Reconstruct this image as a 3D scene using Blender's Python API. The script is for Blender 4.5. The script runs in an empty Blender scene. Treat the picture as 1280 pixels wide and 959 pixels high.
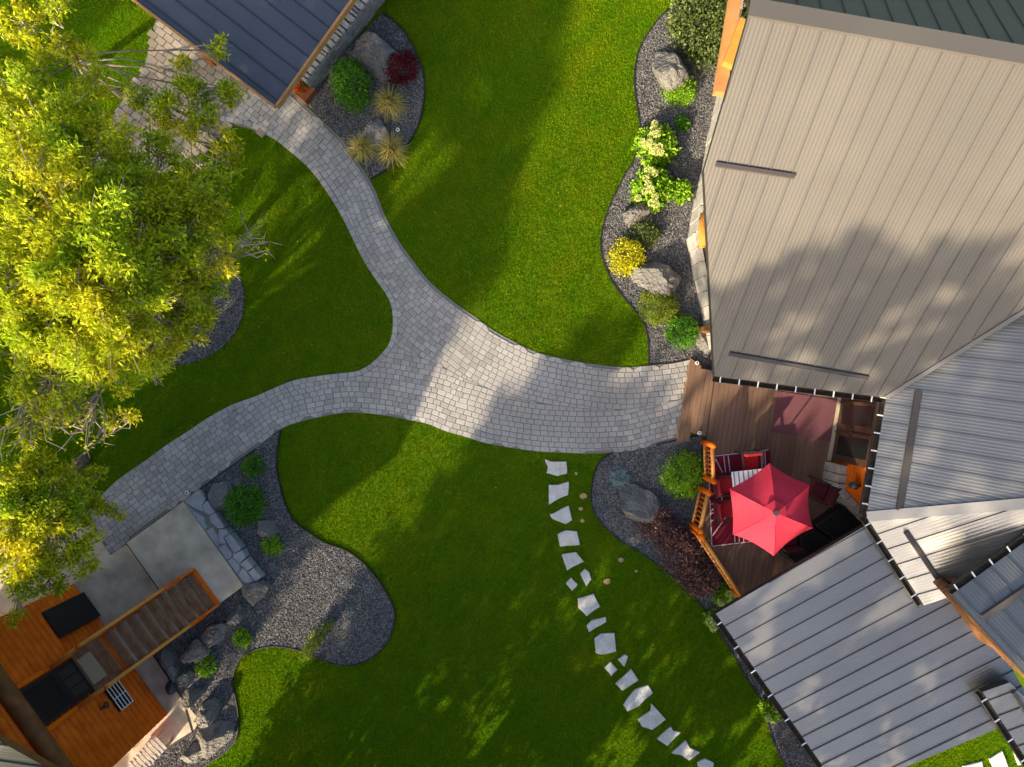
import bpy, math, random
import numpy as np
from mathutils import Vector, noise as mnoise
random.seed(7); rng = np.random.default_rng(7)
# ---------------------------------------------------------------- camera, sky, sun, exposure
H = 21.33
sc = bpy.context.scene
cam = bpy.data.cameras.new('camera'); cam.lens = 24; cam.sensor_width = 36; cam.clip_end = 3000
camo = bpy.data.objects.new('camera', cam); camo.location = (0, 0, H); camo.rotation_euler = (0, 0, 0)
sc.collection.objects.link(camo); sc.camera = camo
EL = math.radians(24); SUN = Vector((-.6*math.cos(EL), -.8*math.cos(EL), math.sin(EL)))
wd = bpy.data.worlds.new('World'); sc.world = wd; wd.use_nodes = True
nt = wd.node_tree; bg = nt.nodes['Background']; sk = nt.nodes.new('ShaderNodeTexSky')
sk.sky_type = 'NISHITA'; sk.sun_disc = False; sk.dust_density = 5; sk.sun_elevation = EL; sk.sun_rotation = math.atan2(-.6, -.8)
nt.links.new(sk.outputs[0], bg.inputs[0]); bg.inputs[1].default_value = .15
sl = bpy.data.lights.new('sun', 'SUN'); sl.energy = 5.0; sl.angle = math.radians(.8); sl.color = (1, .81, .56)
so = bpy.data.objects.new('sun', sl); so.rotation_euler = SUN.to_track_quat('Z', 'Y').to_euler(); so.location = (-20, -26, 30)
sc.collection.objects.link(so)
vs = sc.view_settings; vs.view_transform = 'Standard'; vs.look = 'None'; vs.exposure = 1.0; vs.gamma = 1; vs.use_curve_mapping = False
# ---------------------------------------------------------------- helpers
S = 40.0
def W(px, py, z=0.0):
    k = (H-z)/H/S
    return np.array(((px-640)*k, (479.5-py)*k, z))
def WL(pts, z=0.0): return [W(p[0], p[1], z) for p in pts]
def spline(pts, step=4.0, closed=False):
    P = np.array(pts, float); n = len(P); out = []
    rngi = range(n if closed else n-1)
    for i in rngi:
        if closed: p0, p1, p2, p3 = P[(i-1) % n], P[i], P[(i+1) % n], P[(i+2) % n]
        else: p0, p1, p2, p3 = P[max(i-1, 0)], P[i], P[i+1], P[min(i+2, n-1)]
        m = max(1, int(np.linalg.norm(p2-p1)/step))
        for k in range(m):
            t = k/m
            out.append(.5*((2*p1)+(-p0+p2)*t+(2*p0-5*p1+4*p2-p3)*t*t+(-p0+3*p1-3*p2+p3)*t**3))
    if not closed: out.append(P[-1])
    return np.array(out)
def inside(P, poly):
    P = np.asarray(P, float); x, y = P[:, 0], P[:, 1]; r = np.zeros(len(P), bool); poly = np.asarray(poly, float); n = len(poly)
    for i in range(n):
        x1, y1 = poly[i]; x2, y2 = poly[(i+1) % n]
        if y1 == y2: continue
        c = (y1 > y) != (y2 > y)
        r ^= c & (x < (x2-x1)*(y-y1)/(y2-y1)+x1)
    return r
def clip(poly, f):
    """keep f>=0; poly list of np arrays"""
    out = []; n = len(poly)
    if n == 0: return out
    v = [f(p) for p in poly]
    for i in range(n):
        a, b = poly[i], poly[(i+1) % n]; fa, fb = v[i], v[(i+1) % n]
        if fa >= 0: out.append(a)
        if (fa >= 0) != (fb >= 0): out.append(a+(b-a)*(fa/(fa-fb)))
    return out
def area(poly):
    p = np.array(poly)[:, :2]; q = np.roll(p, -1, 0)
    return abs(np.sum(p[:, 0]*q[:, 1]-q[:, 0]*p[:, 1]))/2
def orient(poly):
    p = np.array(poly)[:, :2]; q = np.roll(p, -1, 0)
    return list(poly) if np.sum(p[:, 0]*q[:, 1]-q[:, 0]*p[:, 1]) > 0 else list(poly)[::-1]
def wloc(o):
    v = np.array(o.location[:])
    while o.parent: o = o.parent; v = v+np.array(o.location[:])
    return v
def link(name, me, mat, parent, org):
    o = bpy.data.objects.new(name, me)
    if mat is not None: me.materials.append(mat)
    if parent is not None:
        o.parent = parent; o.location = tuple(np.array(org)-wloc(parent))
    else: o.location = tuple(org)
    sc.collection.objects.link(o); return o
def mesh(name, V, F, mat, parent=None, smooth=False):
    V = np.array(V, float).reshape(-1, 3)
    org = np.array((V[:, 0].mean(), V[:, 1].mean(), V[:, 2].min())) if parent is None else wloc(parent)
    me = bpy.data.meshes.new(name); me.from_pydata((V-org).tolist(), [], [list(f) for f in F])
    if smooth: me.polygons.foreach_set('use_smooth', [True]*len(me.polygons))
    me.update(); return link(name, me, mat, parent, org)
def fastmesh(name, V, nv, mat, parent=None, smooth=False):
    """V: (N*nv,3), faces of nv consecutive verts"""
    V = np.asarray(V, np.float64); org = np.array((V[:, 0].mean(), V[:, 1].mean(), V[:, 2].min())) if parent is None else wloc(parent)
    n = len(V)//nv; me = bpy.data.meshes.new(name)
    me.vertices.add(len(V)); me.vertices.foreach_set('co', (V-org).astype(np.float32).ravel())
    me.loops.add(n*nv); me.loops.foreach_set('vertex_index', np.arange(n*nv, dtype=np.int32))
    me.polygons.add(n); me.polygons.foreach_set('loop_start', np.arange(0, n*nv, nv, dtype=np.int32))
    me.update(calc_edges=True); me.validate()
    return link(name, me, mat, parent, org)
def tag(o, label, cat, group=None, kind=None):
    if kind: o['kind'] = kind
    if label: o['label'] = label
    if cat: o['category'] = cat
    if group: o['group'] = group
    return o
def thing(name, base, label, cat, group=None):
    o = bpy.data.objects.new(name, None); o.location = tuple(base); o.empty_display_size = .2
    sc.collection.objects.link(o); return tag(o, label, cat, group)
class MB:
    def __init__(s): s.V = []; s.F = []
    def add(s, V, F):
        b = len(s.V); s.V += [tuple(v) for v in V]; s.F += [[i+b for i in f] for f in F]; return s
    def prism(s, poly, z0, z1, inset=0.0, drop=0.0):
        poly = orient(poly); n = len(poly)
        P = [np.array(p[:2], float) for p in poly]; c = sum(P)/n
        V = [(*p, z0) for p in P]+[(*p, z1-drop) for p in P]; F = [list(range(n))[::-1]]
        F += [[i, (i+1) % n, n+(i+1) % n, n+i] for i in range(n)]
        if inset:
            Q = []
            for p in P:
                d = c-p; L = np.linalg.norm(d)+1e-9; Q.append(p+d/L*min(inset*1.4, L*.5))
            V += [(*q, z1) for q in Q]; F += [[n+i, n+(i+1) % n, 2*n+(i+1) % n, 2*n+i] for i in range(n)]; F.append([2*n+i for i in range(n)])
        else: F.append([n+i for i in range(n)])
        return s.add(V, F)
    def beam(s, p, q, w, h, up=(0, 0, 1)):
        p, q = np.array(p, float), np.array(q, float); d = q-p; d /= np.linalg.norm(d)+1e-9; up = np.array(up, float)
        a = np.cross(d, up); a /= np.linalg.norm(a)+1e-9; b = np.cross(a, d)
        V = [e+a*i*w/2+b*j*h/2 for e in (p, q) for i, j in ((-1, -1), (1, -1), (1, 1), (-1, 1))]
        return s.add(V, [[0, 1, 2, 3], [7, 6, 5, 4], [0, 4, 5, 1], [1, 5, 6, 2], [2, 6, 7, 3], [3, 7, 4, 0]])
    def tube(s, pts, rads, n=8, cap=True):
        pts = [np.array(p, float) for p in pts]; m = len(pts); V = []; F = []
        if np.isscalar(rads): rads = [rads]*m
        for i in range(m):
            d = pts[min(i+1, m-1)]-pts[max(i-1, 0)]; d /= np.linalg.norm(d)+1e-9
            u = np.cross(d, (0, 0, 1) if abs(d[2]) < .9 else (1, 0, 0)); u /= np.linalg.norm(u)+1e-9; v = np.cross(u, d)
            V += [pts[i]+rads[i]*(u*math.cos(t)+v*math.sin(t)) for t in (2*math.pi*k/n for k in range(n))]
        for i in range(m-1):
            for k in range(n): F.append([i*n+k, (i)*n+(k+1) % n, (i+1)*n+(k+1) % n, (i+1)*n+k])
        if cap: F += [list(range(n))[::-1], [(m-1)*n+k for k in range(n)]]
        return s.add(V, F)
    def build(s, name, mat, parent=None, smooth=False): return mesh(name, s.V, s.F, mat, parent, smooth)
# ---------------------------------------------------------------- materials
def mat(name, c1, c2=None, scale=4, rough=.8, bump=0, bscale=20, island=0, stretch=None, rotz=0, metal=0, trans=0, spec=.3, c3=None, s3=1, bdist=.03, detail=4):
    m = bpy.data.materials.new(name); m.use_nodes = True; N = m.node_tree.nodes; L = m.node_tree.links; b = N['Principled BSDF']
    b.inputs['Roughness'].default_value = rough; b.inputs['Metallic'].default_value = metal; b.inputs['Specular IOR Level'].default_value = spec
    geo = N.new('ShaderNodeNewGeometry'); vec = geo.outputs['Position']
    if stretch:
        mp = N.new('ShaderNodeMapping'); mp.vector_type = 'TEXTURE'; mp.inputs['Rotation'].default_value = (0, 0, rotz); mp.inputs['Scale'].default_value = stretch
        L.new(vec, mp.inputs[0]); vec = mp.outputs[0]
    def mix(f, a, bb, t='MIX'):
        x = N.new('ShaderNodeMix'); x.data_type = 'RGBA'; x.blend_type = t
        for s_, v_ in ((0, f), (6, a), (7, bb)):
            if hasattr(v_, 'links'): L.new(v_, x.inputs[s_])
            else: x.inputs[s_].default_value = v_ if s_ == 0 else (*v_, 1)
        return x.outputs[2]
    def nz(sc_, det=detail):
        n = N.new('ShaderNodeTexNoise'); n.inputs['Scale'].default_value = sc_; n.inputs['Detail'].default_value = det; L.new(vec, n.inputs['Vector'])
        r = N.new('ShaderNodeMapRange'); r.inputs[1].default_value = .3; r.inputs[2].default_value = .7; L.new(n.outputs[0], r.inputs[0]); return r.outputs[0]
    col = None
    if c2 is not None: col = mix(nz(scale), c1, c2)
    if c3 is not None: col = mix(nz(s3, 2), col if col is not None else c1, c3)
    if island:
        r = N.new('ShaderNodeMapRange'); r.inputs[3].default_value = 1-island; r.inputs[4].default_value = 1+island; L.new(geo.outputs['Random Per Island'], r.inputs[0])
        cc = N.new('ShaderNodeCombineColor'); [L.new(r.outputs[0], cc.inputs[i]) for i in range(3)]
        x = N.new('ShaderNodeVectorMath'); x.operation = 'MULTIPLY'
        if col is not None: L.new(col, x.inputs[0])
        else: x.inputs[0].default_value = c1
        L.new(cc.outputs[0], x.inputs[1]); col = x.outputs[0]
    if col is not None: L.new(col, b.inputs['Base Color'])
    else: b.inputs['Base Color'].default_value = (*c1, 1)
    if bump:
        n = N.new('ShaderNodeTexNoise'); n.inputs['Scale'].default_value = bscale; n.inputs['Detail'].default_value = 5; L.new(vec, n.inputs['Vector'])
        bp = N.new('ShaderNodeBump'); bp.inputs['Strength'].default_value = bump; bp.inputs['Distance'].default_value = bdist; L.new(n.outputs[0], bp.inputs['Height']); L.new(bp.outputs[0], b.inputs['Normal'])
    if trans:
        t = N.new('ShaderNodeBsdfTranslucent'); ms = N.new('ShaderNodeMixShader'); ms.inputs[0].default_value = trans
        if col is not None: L.new(col, t.inputs[0])
        else: t.inputs[0].default_value = (*c1, 1)
        L.new(b.outputs[0], ms.inputs[1]); L.new(t.outputs[0], ms.inputs[2]); L.new(ms.outputs[0], N['Material Output'].inputs[0])
    return m
ANG = math.radians(-8)
M = dict(
 soil=mat('lawn_soil', (.07, .15, .004), (.12, .17, .005), 1.2, .95, .5, 60, spec=.02),
 grass=mat('grass_blades', (.080, .255, .004), (.36, .41, .005), 1.0, .8, island=.3, trans=.4, c3=(.155, .355, .004), s3=.35, stretch=(.8, 1.5, 1), rotz=math.radians(-37), spec=.03, detail=4),  # random grass tones, stretched along the sun direction to imitate streaks of light
 gravel=mat('gravel', (.14, .14, .142), (.21, .207, .203), 3, .85, island=.6, spec=.2),
 gravelbed=mat('gravel_bed', (.045, .045, .05), (.09, .09, .095), 30, .9, .6, 80),
 paver=mat('paver', (.34, .335, .325), (.43, .42, .405), 1.3, .8, .35, 45, island=.16, c3=(.30, .295, .28), s3=.5, spec=.25),
 paverside=mat('side_paver', (.25, .215, .165), (.31, .27, .21), 1.3, .85, .35, 45, island=.2),
 joint=mat('paver_joint', (.17, .168, .16), (.22, .215, .20), 20, .95),
 edging=mat('lawn_edging', (.02, .02, .02), rough=.6),
 concrete=mat('concrete', (.56, .49, .37), (.68, .60, .47), 2.2, .85, .25, 40, c3=(.36, .31, .23), s3=1.6, detail=8),
 flag=mat('flagstone', (.24, .26, .29), (.33, .345, .36), 5, .8, .4, 25, island=.18),
 step=mat('stepping_stone', (.48, .49, .50), (.70, .71, .72), 5, .8, .7, 18, c3=(.55, .52, .46), s3=3.5, detail=8),
 rock=mat('boulder', (.10, .098, .094), (.32, .305, .28), 3.2, .85, 1.0, 11, c3=(.16, .155, .148), s3=1.4, bdist=.12, detail=8),
 rockpale=mat('pale_stone', (.30, .29, .27), (.46, .44, .40), 5, .85, .6, 14, island=.25),
 metal=mat('roof_metal', (.255, .248, .236), (.295, .288, .275), .7, .32, .015, 60, spec=.4, metal=.72),
 tan=mat('tan_roof_metal', (.125, .115, .10), (.15, .138, .12), .7, .5, .03, 60, spec=.3, metal=.15, c3=(.118, .11, .098), s3=.4),
 seam=mat('roof_seam', (.12, .12, .125), rough=.4, metal=.3),
 slate=mat('slate_metal', (.085, .095, .118), (.105, .115, .138), .8, .42, .03, 80, spec=.45, metal=.3),
 slateseam=mat('slate_seam', (.03, .035, .045), rough=.45),
 darkmetal=mat('dark_metal', (.035, .033, .032), rough=.4),
 guard=mat('snow_guard', (.09, .08, .075), rough=.45),
 gutter=mat('gutter_inside', (.02, .017, .012), (.09, .06, .03), 9, .8, .5, 30),
 white=mat('white_strap', (.8, .8, .8), rough=.5),
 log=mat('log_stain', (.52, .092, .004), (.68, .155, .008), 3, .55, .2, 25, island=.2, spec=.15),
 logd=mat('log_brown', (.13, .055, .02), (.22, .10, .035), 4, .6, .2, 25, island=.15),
 gold=mat('golden_log', (.55, .22, .035), (.66, .30, .06), 3, .4, .15, 30, spec=.5),
 fascia=mat('wood_fascia', (.42, .20, .07), (.52, .27, .10), 3, .6, .15, 30),
 deck=mat('deck_board', (.135, .082, .055), (.20, .125, .085), 2.0, .65, .2, 40, island=.22, stretch=(1, 8, 1), rotz=ANG),
 tread=mat('tread_wood', (.20, .10, .05), (.33, .185, .10), 5, .7, .3, 30, island=.25),
 black=mat('black_cover', (.012, .012, .013), (.02, .02, .02), 5, .6),
 glass=mat('dark_glass', (.012, .014, .016), rough=.08, spec=.6),
 door=mat('door_wood', (.06, .032, .022), (.085, .045, .03), 6, .45),
 mat_=mat('door_mat', (.14, .055, .07), (.17, .07, .085), 20, .95, .3, 120),
 weave=mat('woven_mat', (.46, .37, .23), (.60, .49, .33), 40, .95, .5, 120),
 red=mat('umbrella_red', (.62, .035, .07), (.68, .045, .085), 5, .8, trans=.2),
 redseam=mat('umbrella_seam', (.38, .018, .035), rough=.85),
 cush=mat('cushion_red', (.30, .012, .02), (.36, .016, .025), 8, .85),
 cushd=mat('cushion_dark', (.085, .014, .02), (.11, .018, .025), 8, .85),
 rug=mat('rug_maroon', (.15, .008, .028), (.19, .012, .035), 30, .95),
 rugw=mat('rug_white', (.62, .55, .55), rough=.95),
 runner=mat('runner_white', (.62, .66, .72), rough=.9), runb=mat('runner_blue', (.16, .2, .3), rough=.9),
 bark=mat('bark', (.13, .105, .08), (.24, .2, .155), 9, .9, .7, 25),
 twig=mat('twig', (.30, .26, .19), (.38, .33, .25), 9, .9),
 leafy=mat('leaf_yellowgreen', (.46, .58, .02), (.24, .44, .02), 1.3, .6, island=.45, trans=.45, c3=(.66, .60, .02), s3=.9, spec=.25),
 leafd=mat('leaf_forest', (.05, .10, .02), (.08, .14, .025), 1, .7, island=.3, trans=.2),
 fdense=mat('foliage_dense', (.07, .24, .012), (.13, .32, .018), 6, .6, island=.35, trans=.2),
 folive=mat('foliage_olive', (.17, .26, .018), (.26, .32, .025), 5, .6, island=.35, trans=.2),
 flime=mat('foliage_lime', (.20, .42, .018), (.32, .52, .025), 6, .6, island=.35, trans=.25),
 fdark=mat('foliage_glossy', (.045, .085, .02), (.16, .20, .05), 4, .45, island=.45, trans=.15),
 fyel=mat('foliage_yellow', (.72, .62, .015), (.50, .55, .02), 6, .6, island=.3, trans=.25),
 fred=mat('foliage_red', (.10, .008, .012), (.18, .015, .022), 6, .6, island=.4, trans=.2),
 fpur=mat('foliage_purple', (.10, .045, .045), (.27, .15, .13), 6, .6, island=.5, trans=.1),
 fblue=mat('foliage_blue', (.26, .40, .40), (.36, .50, .49), 6, .7, island=.3, trans=.1),
 straw=mat('ornamental_grass', (.52, .42, .10), (.40, .36, .10), 5, .7, island=.35, trans=.3),
 bloom=mat('hydrangea_bloom', (.72, .72, .30), (.62, .70, .25), 8, .8, island=.2, trans=.25),
 flower=mat('red_flower', (.6, .02, .01), rough=.7, island=.3),
 terracotta=mat('planter_wood', (.20, .07, .03), rough=.8),
 lamp=mat('lamp_metal', (.05, .05, .055), rough=.35), lampw=mat('lamp_disc', (.7, .7, .68), rough=.4),
 dry=mat('dry_soil', (.36, .25, .12), (.46, .34, .18), 12, .95, .5, 50),
 ledge=mat('ledgestone', (.15, .155, .16), (.28, .28, .28), 7, .85, .5, 25, island=.3),
 tarp=mat('tarp_blue', (.02, .03, .05), rough=.5),
)
# ---------------------------------------------------------------- outlines (ground plan, in photo units)
T = spline([(345,100),(365,116),(382,132),(402,150),(425,172),(442,195),(456,215),(470,240),(480,267),(499,302),(517,327),(537,352),(565,376),(595,397),(615,412),(640,426),(667,439),(697,447),(740,455),(780,459),(810,457),(840,454),(864,449)])
B = spline([(139,694),(175,666),(207,642),(230,627),(255,607),(282,587),(320,560),(352,536),(380,526),(407,520),(432,516),(460,517),(485,520),(510,525),(535,530),(557,539),(582,546),(607,554),(640,560),(670,564),(702,566),(740,567),(765,566),(790,564),(820,556),(847,549)])
Lc = spline([(270,150),(300,155),(320,162),(340,172),(357,185),(375,200),(390,215),(405,235),(425,267),(440,297),(455,327),(470,350),(482,367),(489,382),(491,400),(490,417),(485,432),(472,447),(460,457),(445,464),(420,467),(390,471),(362,477),(320,495),(290,506),(262,521),(235,539),(207,557),(180,577),(152,596),(128,618),(105,645)])
PATH = np.vstack([T, B[::-1], Lc[::-1]])
SIDE = np.array([(383,130),(345,175),(318,163),(290,155),(250,190),(190,222),(150,262),(112,240),(125,170),(150,130),(180,85),(193,30),(205,-20),(300,-20),(380,90)], float)
BED1 = np.vstack([spline([(478,16),(505,40),(525,80),(531,110),(525,150),(510,180),(488,208),(464,224)]), [(452,205),(438,186),(420,164),(400,146),(383,130),(385,116)]])
BED2 = np.vstack([spline([(351,538),(349,547),(346,580),(351,610),(357,630),(367,650),(385,665),(407,679),(430,687),(450,700),(470,721),(482,739),(492,759),(493,779),(487,797),(477,812),(460,824),(442,831),(420,830),(395,821),(367,811),(340,808),(320,812),(305,819),(295,834),(291,854),(296,879),(298,899),(295,924),(280,941),(252,960),(200,1000)]), [(120,1000),(200,941),(241,915),(228,872),(190,815),(232,786),(304,733),(240,620),(255,608),(282,588),(320,561)]])
BED3 = np.vstack([spline([(872,-30),(855,0),(830,17),(815,35),(802,55),(795,77),(793,100),(795,125),(799,150),(800,165),(792,200),(780,220),(770,240),(760,262),(752,290),(751,310),(756,332),(767,355),(782,375),(795,390),(805,405),(810,425),(811,456)]), [(840,454),(864,449),(872,468),(905,480),(905,440),(900,300),(900,200),(920,100),(960,-30)]])
BED4 = np.vstack([spline([(765,566),(750,577),(742,595),(739,617),(741,635),(750,652),(765,667),(782,680),(800,690),(850,728),(885,768),(910,808),(935,850),(950,875),(960,905),(970,935),(990,970),(1010,1000)]), [(1100,1000),(1000,800),(940,740),(895,640),(900,540),(850,549),(820,556),(790,564)]])
th = np.linspace(0, 2*math.pi, 60, endpoint=False)
BED5 = np.stack([213+92*np.cos(th)+3*np.sin(3*th), 368+90*np.sin(th)], 1)
CONC = np.array([(105,646),(139,694),(158,680),(233,786),(190,815),(228,872),(250,901),(241,915),(200,941),(120,1000),(60,1100),(-200,1100),(-200,640),(20,640)], float)
HOUSEFP = np.array([(900,-200),(900,100),(885,200),(865,290),(890,430),(862,450),(847,549),(885,552),(872,655),(925,742),(1040,930),(1200,930),(1500,800),(1500,-200)], float)
STEPS = [[(681,574),(690,577),(708,577),(709,592),(697,595),(683,591),(685,583)],[(686,606),(698,606),(711,602),(710,619),(699,623),(686,631)],[(687,643),(700,637),(711,632),(715,650),(707,655),(690,648)],[(697,668),(707,663),(721,664),(725,681),(713,682),(700,683)],[(702,693),(720,690),(730,702),(719,707),(709,713)],[(725,717),(731,711),(737,716),(739,724),(733,733)],[(707,729),(714,722),(722,730),(715,738)],[(722,748),(742,742),(750,758),(733,770),(723,760)],[(733,782),(740,775),(757,771),(758,777),(745,784),(736,790)],[(743,798),(751,792),(768,791),(770,814),(752,818),(745,816)],[(772,824),(781,818),(785,820),(780,833)],[(755,834),(763,827),(772,837),(764,845)],[(769,854),(789,836),(798,850),(778,863)],[(779,881),(793,862),(810,856),(816,866),(798,882),(784,889)],[(797,899),(813,888),(814,879),(832,899),(815,912),(803,908)],[(821,923),(838,908),(841,913),(851,915),(834,932)],[(839,941),(857,925),(862,934),(875,940),(861,950),(850,943)],[(871,953),(881,948),(892,953),(889,964),(873,964)],[(1203,957),(1227,951),(1230,968),(1206,970)],[(1236,948),(1252,938),(1260,959),(1241,961)],[(1264,934),(1271,929),(1282,941),(1282,955),(1272,956)]]
DRY = [(720,592,2.5),(729,620,5),(726,636,3),(728,651,3),(776,700,4),(759,727,5),(795,714,2.5)]
# ---------------------------------------------------------------- ground
g = mesh('ground', [(-400,-400,-.03),(400,-400,-.03),(400,400,-.03),(-400,400,-.03)], [[0,1,2,3]], M['soil']); g['kind'] = 'structure'
def sheet(name, poly, z, m, thick=.04):
    mb = MB(); P = [W(*p)[:2] for p in poly]; mb.prism(P, z-thick, z); o = mb.build(name, m); o['kind'] = 'structure'; return o
path = sheet('paved_path', PATH, -.004, M['joint'])
side = sheet('side_path', SIDE, -.008, M['joint'])
beds = [sheet('gravel_bed', b, z, M['gravelbed']) for b, z in ((BED1,.0),(BED2,.001),(BED3,.0),(BED4,.002),(BED5,.0))]
conc = sheet('concrete_apron', CONC, .02, M['concrete'], .1)
def strip_mesh(name, curve, w, z0, z1, m):
    mb = MB(); c = np.array([W(*p)[:2] for p in curve]); V = []; F = []
    for i in range(len(c)):
        d = c[min(i+1, len(c)-1)]-c[max(i-1, 0)]; d /= np.linalg.norm(d)+1e-9; nn = np.array((-d[1], d[0]))*w/2
        V += [(*(c[i]+nn), z0), (*(c[i]+nn), z1), (*(c[i]-nn), z1), (*(c[i]-nn), z0)]
    for i in range(len(c)-1):
        for a in range(3): F.append([4*i+a, 4*i+a+1, 4*i+5+a, 4*i+4+a])
    o = mesh(name, V, F, m); return o
for c, lab in ((spline([(478,16),(505,40),(525,80),(531,110),(525,150),(510,180),(488,208),(464,224)]),'black edging strip round the bed beside the slate-roofed shelter'),(BED2[:230],'black edging strip round the wide lower gravel bed'),(BED3[:150],'black edging strip along the hydrangea bed beside the house'),(BED4[:135],'black edging strip round the bed of the purple barberries')):
    c = c[(c[:, 0] > -100)]; tag(strip_mesh('bed_edging', c, .035, -.02, .045, M['edging']), lab, 'edging', 'bed edgings')
for i, (x, y, r) in enumerate(DRY):
    pts = [(x+r*(.75+.3*random.random())*math.cos(t), y+.85*r*(.75+.3*random.random())*math.sin(t)) for t in np.linspace(0, 6.283, 11)[:-1]]
    tag(sheet('bare_soil', pts, .012, M['dry'], .05), None, None, None, 'structure')
# grass blades
def scatter(poly_bbox, dens):
    x0, y0, x1, y1 = poly_bbox; n = int((x1-x0)*(y1-y0)/S/S*dens)
    return np.stack([rng.uniform(x0, x1, n), rng.uniform(y0, y1, n)], 1)
P = scatter((-50, -40, 1330, 1000), 2000)
keep = np.ones(len(P), bool)
for poly in (PATH, SIDE, BED1, BED2, BED3, BED4, BED5, CONC): keep &= ~inside(P+rng.normal(0, .7, P.shape), poly)
fp = inside(P, HOUSEFP) & ~((P[:, 0] > 1080) & (P[:, 1] > 870)); keep &= ~fp
keep &= ~inside(P, [(-60,-60),(190,-60),(470,10),(390,120),(330,70)]) | (P[:, 0] < 180)
for s_ in STEPS: c_ = np.mean(s_, 0); keep &= ~inside(P, c_+(np.array(s_, float)-c_)*.9)
for x, y, r in DRY: keep &= ((P[:, 0]-x)**2+(P[:, 1]-y)**2) > (r*.8*rng.uniform(.5, 1.1, len(P)))**2
P = P[keep]; n = len(P); print('blades', n)
X = (P[:, 0]-640)/S; Y = (479.5-P[:, 1])/S
a = rng.uniform(0, 2*math.pi, n); hgt = rng.uniform(.03, .065, n); lean = rng.uniform(.1, .9, n)*hgt; wv = rng.uniform(.006, .011, n); la = rng.uniform(0, 2*math.pi, n)
V = np.zeros((n, 3, 3)); V[:, 0] = np.stack([X-np.cos(a)*wv, Y-np.sin(a)*wv, np.full(n, -.03)], 1); V[:, 1] = np.stack([X+np.cos(a)*wv, Y+np.sin(a)*wv, np.full(n, -.03)], 1)
V[:, 2] = np.stack([X+np.cos(la)*lean, Y+np.sin(la)*lean, hgt-.02], 1)
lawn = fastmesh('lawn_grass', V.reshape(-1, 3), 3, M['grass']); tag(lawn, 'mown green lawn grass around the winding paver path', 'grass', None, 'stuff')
# gravel
OCT = np.array([(1,0,0),(0,1,0),(-1,0,0),(0,-1,0),(0,0,1),(0,0,-1)], float); OF = [(0,1,4),(1,2,4),(2,3,4),(3,0,4)]
def gravel(bed, poly, dens, lab):
    q = np.array(poly); P = scatter((max(-40, q[:, 0].min()), max(-30, q[:, 1].min()), min(1320, q[:, 0].max()), min(990, q[:, 1].max())), dens)
    P = P[inside(P, poly)]; P = P[~inside(P, CONC)]; n = len(P); C = np.stack([(P[:, 0]-640)/S, (479.5-P[:, 1])/S, np.full(n, .012)], 1)
    s = rng.uniform(.010, .024, (n, 1))*rng.uniform(.7, 1.3, (n, 3)); a = rng.uniform(0, 6.28, n); ca, sa = np.cos(a)[:, None], np.sin(a)[:, None]
    Vv = OCT[None]*s[:, None]; tilt = rng.normal(0, .35, (n, 6, 3))*s[:, None]; Vv = Vv+tilt
    R = np.stack([Vv[:, :, 0]*ca-Vv[:, :, 1]*sa, Vv[:, :, 0]*sa+Vv[:, :, 1]*ca, Vv[:, :, 2]], 2)+C[:, None]
    faces = (np.arange(n)[:, None, None]*6+np.array(OF)[None]).reshape(-1, 3)
    me = bpy.data.meshes.new('gravel'); Vf = R.reshape(-1, 3); org = wloc(bed)
    me.vertices.add(len(Vf)); me.vertices.foreach_set('co', (Vf-org).astype(np.float32).ravel())
    me.loops.add(len(faces)*3); me.loops.foreach_set('vertex_index', faces.astype(np.int32).ravel()); me.polygons.add(len(faces)); me.polygons.foreach_set('loop_start', np.arange(0, len(faces)*3, 3, dtype=np.int32)); me.update(calc_edges=True)
    o = link('gravel', me, M['gravel'], bed, org); o['kind'] = 'stuff'; o['label'] = lab
gravel(beds[0], BED1, 1500, 'dark crushed gravel'); gravel(beds[1], BED2, 1500, 'grey crushed gravel'); gravel(beds[2], BED3, 1500, 'dark crushed gravel'); gravel(beds[3], BED4, 1500, 'dark crushed gravel'); gravel(beds[4], BED5, 1300, 'dark crushed gravel')
# ---------------------------------------------------------------- pavers
def dist(p, C): return math.sqrt(((C-p)**2).sum(1).min())
Ld = Lc
PIN = PATH
_p0 = PATH; _p1 = np.roll(PATH, -1, 0)
def inpath(p):
    c = (_p0[:, 1] > p[1]) != (_p1[:, 1] > p[1]); a, b = _p0[c], _p1[c]
    return bool(np.sum(p[0] < (b[:, 0]-a[:, 0])*(p[1]-a[:, 1])/(b[:, 1]-a[:, 1])+a[:, 0]) % 2)
def sL(p): return dist(p, Ld)*(1 if inpath(p) else -1)
def line(a, b, sgn=1):
    a, b = np.array(a, float), np.array(b, float); d = b-a; d /= np.linalg.norm(d)
    return lambda p: sgn*((p[0]-a[0])*d[1]-(p[1]-a[1])*d[0])
fR = line((864,449), (847,549)); fR = fR if fR((700, 500)) > 0 else line((864,449), (847,549), -1)
fE = line((105,645), (139,694)); fE = fE if fE((300, 550)) > 0 else line((105,645), (139,694), -1)
fG = line((345,100), (270,150)); fG = fG if fG((450, 300)) > 0 else line((345,100), (270,150), -1)
WROW = 6.6
Tx = np.vstack([spline([(300,62),(322,81),(345,100)])[:-1], T, spline([(864,449),(884,445),(905,440)])[1:]]); Bx = np.vstack([spline([(105,722),(139,694)])[:-1], B, spline([(847,549),(870,541),(895,532)])[1:]])
quads = []
def arc(C):
    d = np.linalg.norm(np.diff(C, axis=0), axis=1); return np.concatenate([[0], np.cumsum(d)])
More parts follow.
